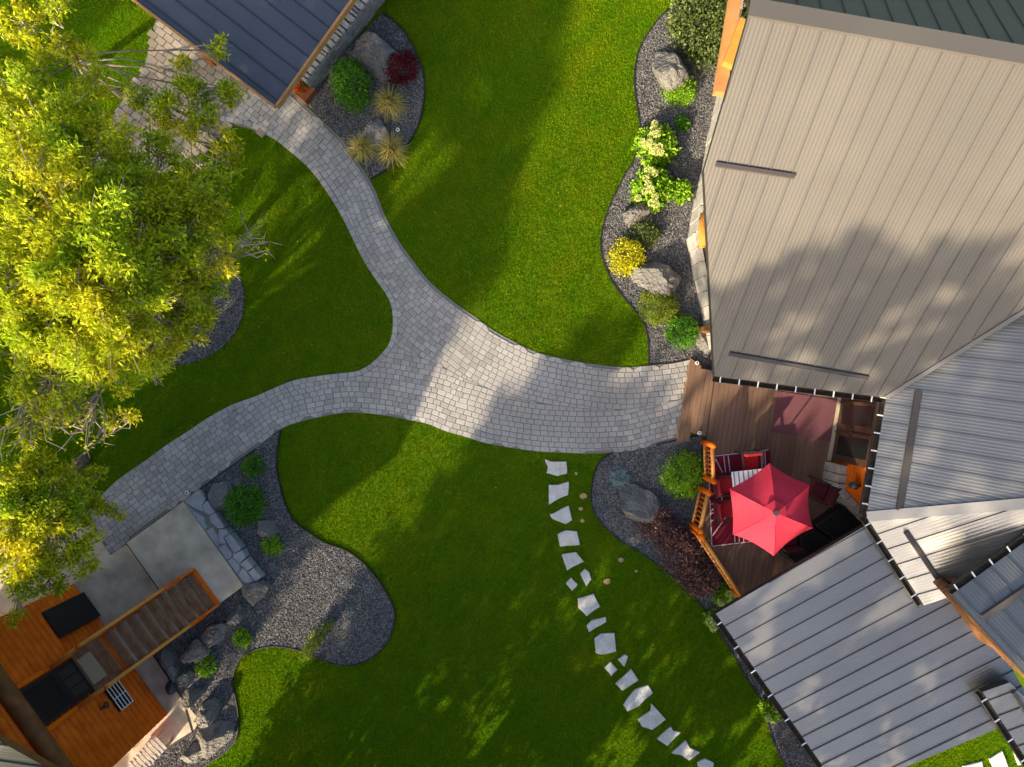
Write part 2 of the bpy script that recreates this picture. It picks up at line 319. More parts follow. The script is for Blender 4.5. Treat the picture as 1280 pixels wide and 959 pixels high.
def rows(C, ref, nrow, fs, start=0):
    s = arc(C); tn = np.gradient(C, axis=0); tn /= np.linalg.norm(tn, axis=1)[:, None]; nn = np.stack([-tn[:, 1], tn[:, 0]], 1)
    mid = len(C)//2
    if np.dot(nn[mid], np.array(ref)-C[mid]) < 0: nn = -nn
    def at(t, d):
        c = np.array((np.interp(t, s, C[:, 0]), np.interp(t, s, C[:, 1]))); q = np.array((np.interp(t, s, nn[:, 0]), np.interp(t, s, nn[:, 1]))); return c+q*d
    for j in range(start, nrow):
        t = -random.random()*10; d0, d1 = j*WROW, (j+1)*WROW
        while t < s[-1]:
            e = .01*s[-1]; stretch = np.linalg.norm(at(min(t+4, s[-1]), (d0+d1)/2)-at(min(t, s[-1]-4) if t > 0 else 0, (d0+d1)/2))/4 if 0 < t < s[-1]-4 else 1
            w = random.choice((7.5, 9.5, 9.5, 11.5))/max(stretch, .4); t1 = min(t+w, s[-1])
            if t1 > max(t, 0)+1:
                q = [at(max(t, 0), d0), at(t1, d0), at(t1, d1), at(max(t, 0), d1)]; c = sum(q)/4
                if inpath(c) or any(inpath(x) for x in q):
                    for f in fs: q = clip(q, f)
                    if len(q) >= 3 and area(q) > 11: quads.append(q)
            t = t1 if t1 > t else t+w
Td, Bd = Tx, Bx
rows(Lc, (560, 480), 1, [fR, fE, fG, lambda p: dist(p, Td)-2, lambda p: dist(p, Bd)-2])
fl = lambda p: sL(p)-WROW
rows(Tx, (500, 430), 19, [fR, fE, fG, fl, lambda p: dist(p, Bd)-dist(p, Td)])
rows(Bx, (500, 430), 19, [fR, fE, fG, fl, lambda p: dist(p, Td)-dist(p, Bd)])
def paver_mb(q, gap=.008, mb=None):
    q = orient([W(*p)[:2] for p in q]); c = sum(np.array(p) for p in q)/len(q); Q = []
    for p in q:
        d = c-p; L = np.linalg.norm(d); Q.append(p+d/L*min(gap*1.3, L*.3))
    zz = .016+random.uniform(-.003, .004); mb = mb or MB(); return mb.prism(Q, -.01, zz, .012, .006)
quads.sort(key=lambda q: -area(q)); print('pavers', len(quads))
big = [q for q in quads if area(q) > 45]; random.shuffle(big); near = sorted(big, key=lambda q: abs(sum(p[0] for p in q)/len(q)-690)+abs(sum(p[1] for p in q)/len(q)-500)*1.2)[:300]
ids = set(id(q) for q in near); rest = MB()
for q in quads:
    if id(q) in ids: paver_mb(q).build('paver', M['paver'], path)
    else: paver_mb(q, mb=rest)
o = rest.build('pavers', M['paver'], path); o['kind'] = 'stuff'; o['label'] = 'grey tumbled pavers laid in curved courses'
sm = MB(); ca, sa = math.cos(math.radians(37)), math.sin(math.radians(37))
for j in range(-30, 40):
    for i in range(-16, 26):
        u0 = i*13+(j % 2)*6.5; v0 = j*8.5
        q = [np.array((230+ca*u-sa*v, 110+sa*u+ca*v)) for u, v in ((u0, v0), (u0+13, v0), (u0+13, v0+8.5), (u0, v0+8.5))]
        if inside(np.array([sum(q)/4]), SIDE)[0] and not inside(np.array([sum(q)/4]), PATH)[0]: paver_mb(q, .014, mb=sm)
o = sm.build('pavers', M['paverside'], side); o['kind'] = 'stuff'; o['label'] = 'pavers laid in offset rows beside the shelter'
STONE_WORDS = ['widest at the path end with a notched left side, first from the pavers','squarish with a slanted foot, second from the pavers','leaning slab, third from the pavers','broad flat slab, fourth from the pavers','arrow-shaped slab, fifth from the pavers','small upright shard, right one of the upper small pair','small diamond shard, left one of the upper small pair','five-sided slab below the upper small pair','thin crooked sliver between two broad slabs','largest rounded square slab, above the lower small pair','small wedge, right one of the lower small pair','small tilted square, left one of the lower small pair','oblong slab just below the lower small pair','long oval slab, second below the lower small pair','large slab with a pointed ear, third below the lower small pair','narrow slab with a notched end, fourth below the lower small pair','bow-tie shaped slab, fifth below the lower small pair','blunt slab, last of the row','low slab beside the grey porch roof edge','tall slab, middle of three beside the small pale roof','slab tucked under the gutter of the small pale roof']
for i, s_ in enumerate(STEPS):
    pp = []
    for a_, b_ in zip(s_, s_[1:]+s_[:1]): pp += [np.array(a_, float), (np.array(a_, float)*.6+np.array(b_, float)*.4)+rng.normal(0, .35, 2)]
    mb = MB(); mb.prism([W(*p)[:2] for p in pp], -.03, .035, .012, .01)
    tag(mb.build('stepping_stone', M['step']), 'stepping stone, '+STONE_WORDS[i], 'stepping stone', 'stepping stones in the lawn')
# ---------------------------------------------------------------- main house
def iu(v): v = np.array((v[0], -v[1])); return v/np.linalg.norm(v)     # image direction -> world xy
class Plane:
    def __init__(s, p, grad): s.p = np.array(p); s.g = np.array(grad)    # z = p.z + g.(xy-p.xy)
    def z(s, xy): return s.p[2]+np.dot(s.g, np.array(xy[:2])-s.p[:2])
    def px(s, x, y):
        a = np.array(((x-640)/S/H, (479.5-y)/S/H)); # xy = a*(H-z)
        z = (s.p[2]-np.dot(s.g, s.p[:2])+np.dot(s.g, a)*H)/(1+np.dot(s.g, a)); return np.array((*(a*(H-z)), z))
    @staticmethod
    def three(a, b, c):
        n = np.cross(b-a, c-a); return Plane(a, (-n[0]/n[2], -n[1]/n[2]))
RD = iu((.985, .170)); SD = iu((-.170, .985))
PA = Plane(W(938, 12, 8.6), -SD*.73)
PB = Plane(W(938, 10, 8.6), SD*.73)
A = [PA.px(*p) for p in ((938,12),(1300,76),(1300,376),(1106,497),(893,470),(880,213))]
zc = A[3][2]; print('A eave', A[3][2], A[4][2], A[5][2])
PC = Plane(W(1109, 490, zc-.05), RD*.65)
Cc = [PC.px(*p) for p in ((1109,490),(1300,371),(1300,627),(1083,645))]
e0 = Cc[3]; PD = Plane.three(e0, W(1155, 757, e0[2]), Cc[2]); print('C', [round(p[2],2) for p in Cc])
D = [PD.px(*p) for p in ((1083,646),(1300,628),(1300,690),(1190,745),(1155,757))]; print('D', [round(p[2],2) for p in D])
zE = 5.6; nE = iu((.585, .811)); PE = Plane(W(1190, 743, zE), nE*.45)
E = [PE.px(*p) for p in ((1190,743),(1300,664),(1300,862))]; print('E', [round(p[2],2) for p in E])
nF = iu((.826, -.563)); PF = Plane(W(895, 767, 2.7), nF*.2)
Fv = [PF.px(*p) for p in ((895,767),(1082,657),(1262,720),(1275,905),(1120,965),(1000,1015),(1064,1008))]
Fv = [PF.px(*p) for p in ((895,767),(1082,657),(1200,720),(1290,880),(1290,893),(1085,978),(1043,978))]; print('F', [round(p[2],2) for p in Fv])
zG = PF.px(1228, 865)[2]+.35; PG = Plane(W(1228, 865, zG), iu((.84, -.54))*.3)
G = [PG.px(*p) for p in ((1228,865),(1262,853),(1310,900),(1310,990))]; print('G', [round(p[2],2) for p in G])
house = thing('main_house', (14, 6, 0), 'large timber house with ribbed grey metal roofs and a red-umbrella deck', 'house')
def roof(poly, pl, sdir, parent, m, ms, w=.46, seamh=.028, thick=.16, fm=None, corr=.003, phase=0.0, nm='roof', lab=None):
    """sdir: unit xy pointing up the slope"""
    poly = orient(poly); n = len(poly); low = [np.array(p)-(0, 0, thick+.02) for p in poly]; top = [np.array(p)-(0, 0, .02) for p in poly]
    base = mesh(nm, low+top, [list(range(n))[::-1], [n+i for i in range(n)]]+[[i, (i+1) % n, n+(i+1) % n, n+i] for i in range(n)], fm or M['darkmetal'], parent)
    if lab: base['label'] = lab
    ed = np.array((-sdir[1], sdir[0])); nrm = np.array((-pl.g[0], -pl.g[1], 1)); nrm /= np.linalg.norm(nrm)
    ts = [np.dot(p[:2], ed) for p in poly]; t0 = math.floor((min(ts)-phase)/w)*w+phase
    prof = [(0, 0)]+[(x_, h_) for i_ in range(5) for x_, h_ in ((.08+i_*.18, 0), (.08+i_*.18+.06, 1), (.08+i_*.18+.12, 0))]+[(1, 0)]
    while t0 < max(ts):
        mb = MB()
        for (a, ha), (b, hb) in zip(prof[:-1], prof[1:]):
            a_, b_ = t0+a*w, t0+b*w
            q = clip([np.array(p) for p in poly], lambda p: np.dot(p[:2], ed)-a_); q = clip(q, lambda p: b_-np.dot(p[:2], ed))
            if len(q) < 3: continue
            V = [p+nrm*corr*(ha+(hb-ha)*(np.dot(p[:2], ed)-a_)/(b_-a_)) for p in q]; mb.add(V, [list(range(len(V)))])
        if mb.V:
            pan = mb.build('panel', m, base)
            q = clip([np.array(p) for p in poly], lambda p: np.dot(p[:2], ed)-(t0-.008)); q = clip(q, lambda p: t0+.008-np.dot(p[:2], ed))
            if len(q) >= 3:
                k = len(q); sm_ = MB().add([p for p in q]+[p+nrm*seamh for p in q], [[k+i for i in range(k)]]+[[i, (i+1) % k, k+(i+1) % k, k+i] for i in range(k)])
                sm_.build('seam', ms, base)
        t0 += w
    return base, nrm
def bar(name, pl, a, b, w, h, m, parent, lift=.03):
    p, q = pl.px(*a), pl.px(*b); return MB().beam(p+(0, 0, lift+h/2), q+(0, 0, lift+h/2), w, h).build(name, m, parent)
rA, _ = roof(A, PA, -SD, house, M['tan'], M['seam'], lab='broad tan sunlit roof slope'); Bv = [PB.px(*p) for p in ((938,10),(928,-60),(1320,-60),(1300,74))]
rB, _ = roof(Bv, PB, SD, house, M['tan'], M['seam'], lab='dark roof slope beyond the ridge')
rC, _ = roof(Cc, PC, RD, house, M['metal'], M['seam'], phase=.2, lab='blue-grey roof slope over the door')
gD = PD.g/np.linalg.norm(PD.g); rD, _ = roof(D, PD, gD, house, M['metal'], M['seam'], lab='small facet with bright reflections')
rE, _ = roof(E, PE, nE, house, M['metal'], M['seam'], lab='upper blue-grey roof with snow bar')
rF, _ = roof(Fv, PF, nF, house, M['metal'], M['seam'], lab='wide low grey porch roof')
rG, _ = roof(G, PG, iu((.84, -.54)), house, M['metal'], M['seam'], lab='small pale roof')
MB().beam(W(936, 11, 8.6)+(0, 0, .05), W(1310, 77, 8.6)+(0, 0, .05), .34, .07).build('ridge_cap', M['tan'], rA)
MB().beam(Cc[3]+(0, 0, .05), Cc[2]+(0, 0, .05), .26, .06).build('hip_cap', M['metal'], rC)
MB().beam(A[3]+(0, 0, .04), A[2]+(0, 0, .04), .10, .05).build('valley_flashing', M['seam'], rA)
bar('snow_guard', PA, (893,207), (991,222), .09, .07, M['guard'], rA); bar('snow_guard', PA, (910,443), (1083,473), .09, .07, M['guard'], rA)
bar('snow_guard', PC, (1146,489), (1122,637), .16, .07, M['guard'], rC); bar('snow_guard', PD, (1130,664), (1184,744), .10, .07, M['guard'], rD)
bar('snow_guard', PE, (1226,771), (1296,724), .14, .07, M['guard'], rE); bar('snow_guard', PG, (1264,864), (1310,935), .10, .07, M['guard'], rG)
def gutter(p, q, out, parent, nbr, lab=None):
    p, q = np.array(p, float), np.array(q, float); out = np.array((*out, 0.)); c = out*.075; z = np.array((0, 0, -.07))
    g_ = MB(); g_.beam(p+c+z+(0, 0, -.05), q+c+z+(0, 0, -.05), .13, .012).build('gutter', M['gutter'], parent); g_ = sc.collection.objects[-1]
    MB().beam(p+out*.14+z, q+out*.14+z, .012, .11).build('gutter_lip', M['darkmetal'], g_)
    for i in range(nbr):
        t = (i+.35)/(nbr); e = p+(q-p)*t; MB().beam(e-out*.01+(0, 0, -.012), e+out*.155+(0, 0, -.012), .032, .012).build('bracket', M['white'], g_)
dn = lambda v: iu(v)
gutter(A[4], A[3], SD, house, 9); gutter(Cc[0], Cc[3], -RD, house, 7); gutter(D[0], D[4], -gD, house, 5)
gutter(E[0], E[1], -nE, house, 5); gutter(Fv[0], Fv[6], -nF, house, 7); gutter(G[0], G[3], -iu((.84, -.54)), house, 5)
def wall(name, a, b, z0, z1, m, parent, th=.15, n_=None):
    a, b = np.array(a[:2]), np.array(b[:2]); d = b-a; d /= np.linalg.norm(d); nn = np.array((-d[1], d[0]))
    return MB().prism([a, b, b+nn*th, a+nn*th], z0, z1).build(name, m, parent)
# gable side facing the garden: stone skirting, dark glass, log posts
g0, g1, g2 = W(908, 100, 1.0)[:2], W(869, 290, 1.0)[:2], W(896, 436, 1.0)[:2]; gm = W(934, -60, 1.0)[:2]
def rot(a, b): d = np.array(b)-np.array(a); d /= np.linalg.norm(d); return np.array((-d[1], d[0]))
for a_, b_ in ((gm, g0), (g0, g1), (g1, g2)):
    nn = rot(a_, b_); L = np.linalg.norm(b_-a_); d = (b_-a_)/L; k = max(2, int(L/.42))
    if nn[0] < 0: nn = -nn
    for i in range(k):
        s0, s1 = i*L/k+.008, (i+1)*L/k-.008; off = random.uniform(-.025, .02)
        MB().prism([a_+d*s0+nn*off, a_+d*s1+nn*off, a_+d*s1+nn*.13, a_+d*s0+nn*.13], -.05, 1.0+random.uniform(-.03, .03), .015, .015).build('skirting_stone', M['rockpale'], house)
for a_, b_, ztop in ((g0, g1, 5.2), (g1, g2, 3.6)):
    nn = rot(a_, b_)
    if nn[0] < 0: nn = -nn
    MB().prism([a_+nn*.15, b_+nn*.15, b_+nn*.24, a_+nn*.24], 0, ztop-.9).build('window', M['glass'], house)
    for t in (.33, .66):
        p = a_+(b_-a_)*t+nn*.14; MB().beam((*p, 1), (*p, ztop-1.0), .10, .14).build('mullion', M['logd'], house)
u_ = (g2-g0)/np.linalg.norm(g2-g0); v_ = np.array((.18, 0))
for k in range(7): MB().tube([(*(g1+v_*1.2-u_*.5), 1.15+k*.24), (*(g1+v_-u_*.0), 1.15+k*.24), (*(g1+v_*1.2+u_*.5), 1.15+k*.24)], .125, 8).build('corner_log', M['gold'], house, True)
p = g2+np.array((.16, -.22)); MB().tube([(*p, .3), (*p, 2.7)], .15, 10).build('log_post', M['gold'], house, True)
# timber beam and brace at the upper gable
b0, b1 = W(925, -40, 2.9), W(899, 118, 2.9); MB().beam(b0, b1, .30, .30).build('log_beam', M['fascia'], house)
MB().beam((*b1[:2]+np.array((.1, .2)), 0), (*b1[:2]+np.array((.1, .2)), 2.76), .26, .26).build('log_post', M['logd'], house)
MB().beam(W(930, 30, 3.2), W(909, 84, 3.1), .34, .5).build('brace', M['gold'], house)
MB().beam(W(915, 92, 3.0), W(940, 84, 3.0), .22, .3).build('brace', M['fascia'], house)
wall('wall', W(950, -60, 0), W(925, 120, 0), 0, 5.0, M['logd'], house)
# wall with the double door
def wp(t, off=0.0):  # along the door wall, base at deck level
    a_, b_ = W(1054, 494, .5)[:2], W(1036, 604, .5)[:2]; d = (b_-a_); L = np.linalg.norm(d); d /= L; return a_+d*t*L-np.array((d[1], -d[0]))*-off*-1
dw = W(1036, 604, .5)[:2]-W(1054, 494, .5)[:2]; Lw = np.linalg.norm(dw); dw /= Lw; nw = np.array((dw[1], -dw[0])); nw = nw if nw[0] < 0 else -nw
w0 = W(1054, 494, .5)[:2]
def wq(s, o): return w0+dw*s+nw*o
for k in range(16):
    z_ = .5+.115+k*.2
    MB().tube([(*wq(-.6, -.13), z_), (*wq(Lw, -.13), z_)], .115, 8).build('log', M['log'], house, True)
door = MB().prism([wq(.12, -.02), wq(2.0, -.02), wq(2.0, .06), wq(.12, .06)], .5, 2.62).build('double_door', M['door'], house)
for s0, s1 in ((.22, .98), (1.14, 1.9)):
    MB().prism([wq(s0+.1, .06), wq(s1-.1, .06), wq(s1-.1, .07), wq(s0+.1, .07)], .78, 2.5).build('pane', M['glass'], door)
    MB().beam((*wq(s0, .075), .55), (*wq(s0, .075), 2.58), .05, .05, (*nw, 0)).build('stile', M['door'], door)
for s_ in (1.02, 1.1): MB().tube([(*wq(s_, .12), 1.42), (*wq(s_, .12), 1.62)], .02, 6).build('handle', M['darkmetal'], door)
MB().beam((*wq(.05, .03), 2.72), (*wq(2.1, .03), 2.72), .14, .12).build('lintel', M['gold'], house)
MB().prism([wq(.1, .06), wq(2.05, .06), wq(2.05, .16), wq(.1, .16)], .49, .54).build('threshold', M['concrete'], house)
for i, (s0, s1) in enumerate(((2.08, 2.34), (2.36, 2.6), (2.62, Lw+.02))):
    MB().prism([wq(s0, -.05), wq(s1, -.05), wq(s1, .22), wq(s0, .22)], .46, 1.42+.03*i, .015, .015).build('skirting_stone', M['rockpale'], house)
f0 = wq(Lw, 0); f1 = W(1066, 636, .5)[:2]; df = f1-f0; df /= np.linalg.norm(df); nf = np.array((df[1], -df[0])); nf = nf if nf[0] < 0 else -nf
for k in range(16): MB().tube([(*f0-nf*.13, .615+k*.2), (*f0+df*3.2-nf*.13, .615+k*.2)], .115, 8).build('log', M['log'], house, True)
for i in range(4): MB().prism([f0+df*(i*.33+.01), f0+df*(i*.33+.32), f0+df*(i*.33+.32)+nf*.2, f0+df*(i*.33+.01)+nf*.2], .46, 1.4+.04*random.random(), .015, .015).build('skirting_stone', M['rockpale'], house)
lm = thing('wall_lantern', (*wq(2.55, .12), 2.1), 'black lantern on the orange log wall beside the double door', 'lantern')
MB().tube([(*wq(2.55, .14), 2.05), (*wq(2.55, .14), 2.14), (*wq(2.55, .14), 2.34), (*wq(2.55, .14), 2.4)], [.05, .1, .11, .03], 8).build('lantern_body', M['lamp'], lm); MB().beam((*wq(2.55, -.03), 2.3), (*wq(2.55, .16), 2.3), .03, .03).build('arm', M['lamp'], lm)
# walls under porch roof and under the high right roof
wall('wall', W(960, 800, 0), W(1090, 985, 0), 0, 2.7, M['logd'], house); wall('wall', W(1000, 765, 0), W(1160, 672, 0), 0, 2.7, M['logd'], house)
for t in (.2, .55, .9):
    p = Fv[0]+(Fv[6]-Fv[0])*t+np.array((*nF, 0))*.9; MB().tube([(p[0], p[1], 0), (p[0], p[1], p[2]-.1)], .11, 10).build('porch_post', M['logd'], house, True)
for k in range(5):
    a_, b_ = E[0]+(0, 0, -.35-.24*k), E[2]+(0, 0, -.35-.24*k); o_ = np.array((*iu((.72, -.45)), 0))*(.12+.05*k); MB().tube([a_+o_+(E[2]-E[0])*.1, b_+o_], .12, 8).build('log', M['logd'], house, True)
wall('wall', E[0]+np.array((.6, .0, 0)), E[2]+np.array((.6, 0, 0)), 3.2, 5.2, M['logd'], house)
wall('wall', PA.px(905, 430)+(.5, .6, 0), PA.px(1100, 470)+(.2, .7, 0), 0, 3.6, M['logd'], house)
# ---------------------------------------------------------------- deck
deck = thing('timber_deck', W(960, 600, 0), 'brown timber deck with two entry steps at the end of the paver path', 'deck')
DECK = [W(*p, .5)[:2] for p in ((896,462),(1056,492),(1036,604),(1075,650),(1010,735),(926,742),(874,656),(884,550))]
bd = iu((-.14, .99)); be = np.array((-bd[1], bd[0])); be = be if be[0] > 0 else -be
ts = [np.dot(p, be) for p in DECK]; t0 = min(ts)
while t0 < max(ts):
    q = clip(list(DECK), lambda p: np.dot(p, be)-t0); q = clip(q, lambda p: t0+.142-np.dot(p, be))
    if len(q) > 2 and area(q) > .01: MB().prism(q, .45, .5+random.uniform(-.002, .002)).build('deck_board', M['deck'], deck)
    t0 += .15
MB().prism([p*.999 for p in DECK], 0.0, .44).build('deck_frame', M['darkmetal'], deck)
st = lambda L_, z: [W(*p, z)[:2] for p in L_]
def step(l0, l1, r0, r1, z, nb):
    l0, l1, r0, r1 = [W(*p, z)[:2] for p in (l0, l1, r0, r1)]
    MB().prism([l0, l1, r1, r0], 0, z-.045).build('step_riser', M['tread'], deck)
    for i in range(nb):
        a_, b_ = i/nb+.004, (i+1)/nb-.02; MB().prism([l0+(r0-l0)*a_, l1+(r1-l1)*a_, l1+(r1-l1)*b_, l0+(r0-l0)*b_], z-.04, z).build('step_board', M['deck'], deck)
step((864,448), (847,552), (877,458), (862,552), .17, 2); step((877,461), (863,541), (896,464), (883,546), .34, 3)
def rail(p, q, z0, n, lab):
    p, q = np.array(p[:2]), np.array(q[:2]); t = thing('log_railing', (*((p+q)/2), z0), lab, 'railing', 'log railings of the deck')
    MB().tube([(*p, z0+.95), (*q, z0+.95)], .062, 10).build('top_rail', M['gold'], t, True); MB().tube([(*p, z0+.16), (*q, z0+.16)], .05, 8).build('bottom_rail', M['gold'], t, True)
    for i in range(n): e = p+(q-p)*(i+.5)/n; MB().tube([(*e, z0+.14), (*e, z0+.93)], .026, 6).build('baluster', M['log'], t, True)
    for e in (p, q): MB().tube([(*e, z0-.02), (*e, z0+1.08)], .085, 10).build('post', M['log'], t, True)
rail(W(879, 553, .5), W(880, 596, .5), .5, 8, 'short golden log railing beside the deck steps'); rail(W(874, 610, .5), W(864, 655, .5), .5, 8, 'golden log railing between the round green shrub and the rug')
rail(W(866, 662, .5), W(915, 736, .5), .5, 14, 'long golden log railing above the purple barberries')
for x, y, z, lab in ((870,454,.17,'small round path light on the step below the gable'),(873,541,.34,'small round path light on the step by the log railing'),(236,615,.35,'small round path light on the flagstone border corner'),(498,164,.02,'small round path light in gravel beside ornamental grass')):
    l = thing('path_light', W(x, y, z), lab, 'light', 'round path lights'); p = W(x, y, z)
    MB().tube([p, p+(0, 0, .10)], .035, 8).build('stem', M['lamp'], l); MB().tube([p+(0, 0, .10), p+(0, 0, .13)], .06, 12).build('cap', M['lampw'], l); MB().tube([p+(0, 0, .13), p+(0, 0, .14)], .028, 10).build('lens', M['lamp'], l)
tag(MB().prism(st(((972,489),(1051,501),(1042,553),(963,540)), .5), .503, .518).build('door_mat', M['mat_']), 'large dusty plum mat on the deck before the double door', 'mat')
RUG = st(((884,570),(962,561),(972,676),(889,684)), .5); rug = MB().prism(RUG, .503, .512).build('patterned_rug', M['rug']); tag(rug, 'maroon rug with white geometric lines under the red umbrella', 'rug')
r0_, r1_, r3_ = RUG[0], RUG[1], RUG[3]
def ruv(u, v): return r0_+(r1_-r0_)*u+(r3_-r0_)*v
for (a_, b_) in (((.02,.01),(.98,.01)),((.01,.01),(.01,.99)),((.02,.99),(.98,.99)),((.05,.2),(.13,.04)),((.13,.04),(.23,.2)),((.26,.01),(.28,.2)),((.33,.01),(.35,.2)),((.2,.25),(.2,.6)),((.02,.42),(.2,.42)),((.02,.6),(.2,.53)),((.02,.53),(.2,.53)),((.02,.63),(.2,.63)),((.02,.72),(.2,.63)),((.02,.88),(.3,.65)),((.38,.65),(.38,.98)),((.45,.62),(.45,.98)),((.52,.7),(.52,.98)),((.92,.02),(.92,.98)),((.86,.02),(.86,.98)),((.6,.95),(.8,.8))):
    MB().beam((*ruv(*a_), .514), (*ruv(*b_), .514), .028, .004).build('rug_line', M['rugw'], rug)
# patio set
tc = np.array(W(944, 621, 1.2)[:2]); tx, ty = iu((.99, -.11)), iu((-.11, -.99)); ty = -ty if ty[1] < 0 else ty
tab = thing('patio_table', (*tc, .512), 'patio table with striped cloth under the red umbrella', 'table')
def loc(c, u, v): return c+tx*u+ty*v
top = MB().prism([loc(tc, *p) for p in ((-.62, -.75), (.62, -.75), (.62, .80), (-.62, .80))], 1.18, 1.22).build('table_top', M['runner'], tab)
for i in range(9): u = -.56+i*.14; MB().prism([loc(tc, *p) for p in ((u-.02, -.74), (u+.02, -.74), (u+.02, .79), (u-.02, .79))], 1.2201, 1.224).build('cloth_stripe', M['runb'], top)
for u in (-.5, .5):
    for v in (-.62, .66): MB().beam((*loc(tc, u, v), .512), (*loc(tc, u, v), 1.18), .06, .06, (1, 0, 0)).build('leg', M['darkmetal'], tab)
def chair(c, ang, lab, z0=.512, cm='cush'):
    t = thing('patio_chair', (*c, z0), lab, 'chair', 'red cushioned patio chairs'); ux = np.array((math.cos(ang), math.sin(ang))); uy = np.array((-ux[1], ux[0])); L = lambda u, v: c+ux*u+uy*v
    MB().prism([L(*p) for p in ((-.25, -.25), (.25, -.25), (.25, .25), (-.25, .25))], z0+.38, z0+.48, .05, .03).build('seat_cushion', M[cm], t)
    MB().prism([L(*p) for p in ((-.34, -.25), (-.26, -.25), (-.26, .25), (-.34, .25))], z0+.4, z0+.88, .02, .02).build('back_cushion', M[cm], t)
    for v in (-.29, .29):
        MB().beam((*L(-.34, v), z0+.62), (*L(.26, v), z0+.62), .05, .03).build('armrest', M['darkmetal'], t)
        for u in (-.34, .26): MB().beam((*L(u, v), z0), (*L(u, v), z0+.62), .035, .035, (1, 0, 0)).build('leg', M['darkmetal'], t)
    MB().beam((*L(-.37, -.3), z0+.86), (*L(-.37, .3), z0+.86), .04, .06).build('back_frame', M['darkmetal'], t)
at = math.atan2(tx[1], tx[0])
chair(W(938, 579, .9)[:2], at-math.pi/2, 'red cushioned patio chair on the rug edge nearest the plum mat'); chair(W(905, 606, .9)[:2], at, 'red cushioned patio chair facing the striped cloth beside the shrub railing')
chair(W(906, 636, .9)[:2], at, 'red cushioned patio chair half under the umbrella with a sunlit corner'); chair(W(1022, 613, .9)[:2], at+math.pi-.55, 'dark red patio chair against the stone skirting beyond the umbrella', cm='cushd')
chair(W(985, 672, .9)[:2], at+math.pi/2, 'patio chair hidden in the shade below the umbrella', cm='cushd')
uc = np.array(W(963, 637, 2.9)); umb = thing('patio_umbrella', (uc[0], uc[1], 1.22), 'open red six-sided patio umbrella over the table', 'umbrella')
cor = [W(*p, 2.75) for p in ((962,579),(1012,606),(1016,660),(967,695),(916,668),(912,611))]; apx = np.array((*W(967, 640, 3.35)[:2], 3.35)); k = 6
for i in range(6):
    a_, b_ = cor[i], cor[(i+1) % 6]; V = []; F = []
    for r in range(k+1):
        for s_ in range(k+1):
            e = a_+(b_-a_)*s_/k; sag = -.05*4*(s_/k)*(1-s_/k)*(r/k); cen = (apx[:2]-e[:2])*.055*4*(s_/k)*(1-s_/k)*(r/k)**2
            p = apx+(e-apx)*r/k; V.append((p[0]+cen[0], p[1]+cen[1], p[2]+.10*math.sin(math.pi*r/k)+sag*.6))
    for r in range(k):
        for s_ in range(k): F.append([r*(k+1)+s_, (r+1)*(k+1)+s_, (r+1)*(k+1)+s_+1, r*(k+1)+s_+1])
    MBp = mesh('canopy_panel', V, F, M['red'], umb, True)
    MB().tube([apx-(0, 0, .02), (apx+a_)/2+(0, 0, .06), a_-(0, 0, .02)], .012, 5).build('rib', M['darkmetal'], umb)
    MB().tube([apx+(a_-apx)*t_+(0, 0, .10*math.sin(math.pi*t_)+.002) for t_ in (0, .2, .4, .6, .8, 1)], .009, 4).build('seam', M['redseam'], umb)
vent = []; 
for i in range(6): e = apx+(cor[i]-apx)*.26; vent.append((e[0], e[1], apx[2]+.0))
mesh('vent_cap', vent+[tuple(apx+(0, 0, .13))], [[i, (i+1) % 6, 6] for i in range(6)], M['red'], umb)
MB().tube([(apx[0], apx[1], .512), (apx[0], apx[1], 3.5)], .025, 8).build('pole', M['darkmetal'], umb); MB().tube([(apx[0], apx[1], 3.47), (apx[0], apx[1], 3.54)], .075, 10).build('finial', M['lamp'], umb)
# covered bench in the dark corner of the deck
bn = thing('covered_bench', W(1040, 655, .5), 'long black covered bench in the shaded corner below the log wall', 'bench')
MB().prism(st(((1019,657),(1050,634),(1078,655),(1044,676)), .9), .5, .95, .04, .04).build('cover', M['black'], bn); MB().prism(st(((975,690),(1019,660),(1040,676),(996,708)), .9), .5, .9, .04, .04).build('cover', M['black'], bn)
# ---------------------------------------------------------------- slate-roofed shelter (top)
shel = thing('garden_shelter', W(330, 40, 0), 'garden shelter with slate blue metal roof and timber fascia', 'shelter')
sE = iu((95, -133)); sR = iu((-.805, -.593)); PS = Plane(W(345, 133, 2.9), sR*.12)
SV = [PS.px(*p) for p in ((345,133),(442,-3),(470,-45),(180,-60),(100,-55))]
SV = [PS.px(*p) for p in ((345,133),(470,-42),(250,-140),(60,-82))]
rS, _ = roof(SV, PS, sR, shel, M['slate'], M['slateseam'], w=.48, corr=.002, thick=.10, fm=M['fascia'], lab='slate blue ribbed roof'); e_ = np.array((*sE, 0)); r_ = np.array((*sR, 0))
MB().beam(SV[0]-r_*.04, SV[1]-r_*.04, .07, .20).build('fascia', M['fascia'], shel); MB().beam(SV[0]-e_*.03, SV[3]-e_*.03, .05, .16).build('fascia', M['fascia'], shel)
for x, y in ((285,68),(215,25)): p = W(x, y, 2.6); MB().beam((p[0], p[1], 0), (p[0], p[1], 2.75), .16, .16, (1, 0, 0)).build('post', M['logd'], shel)
lw = thing('stone_wall', W(430, 70, 0), 'low grey ledgestone wall with pale cap slabs beside the shelter', 'wall')
wa, wb = W(392, 116)[:2], W(535, -67)[:2]; dl = (wb-wa); LL = np.linalg.norm(dl); dl /= LL; nl = np.array((dl[1], -dl[0])); nl = nl if nl[0] > 0 else -nl
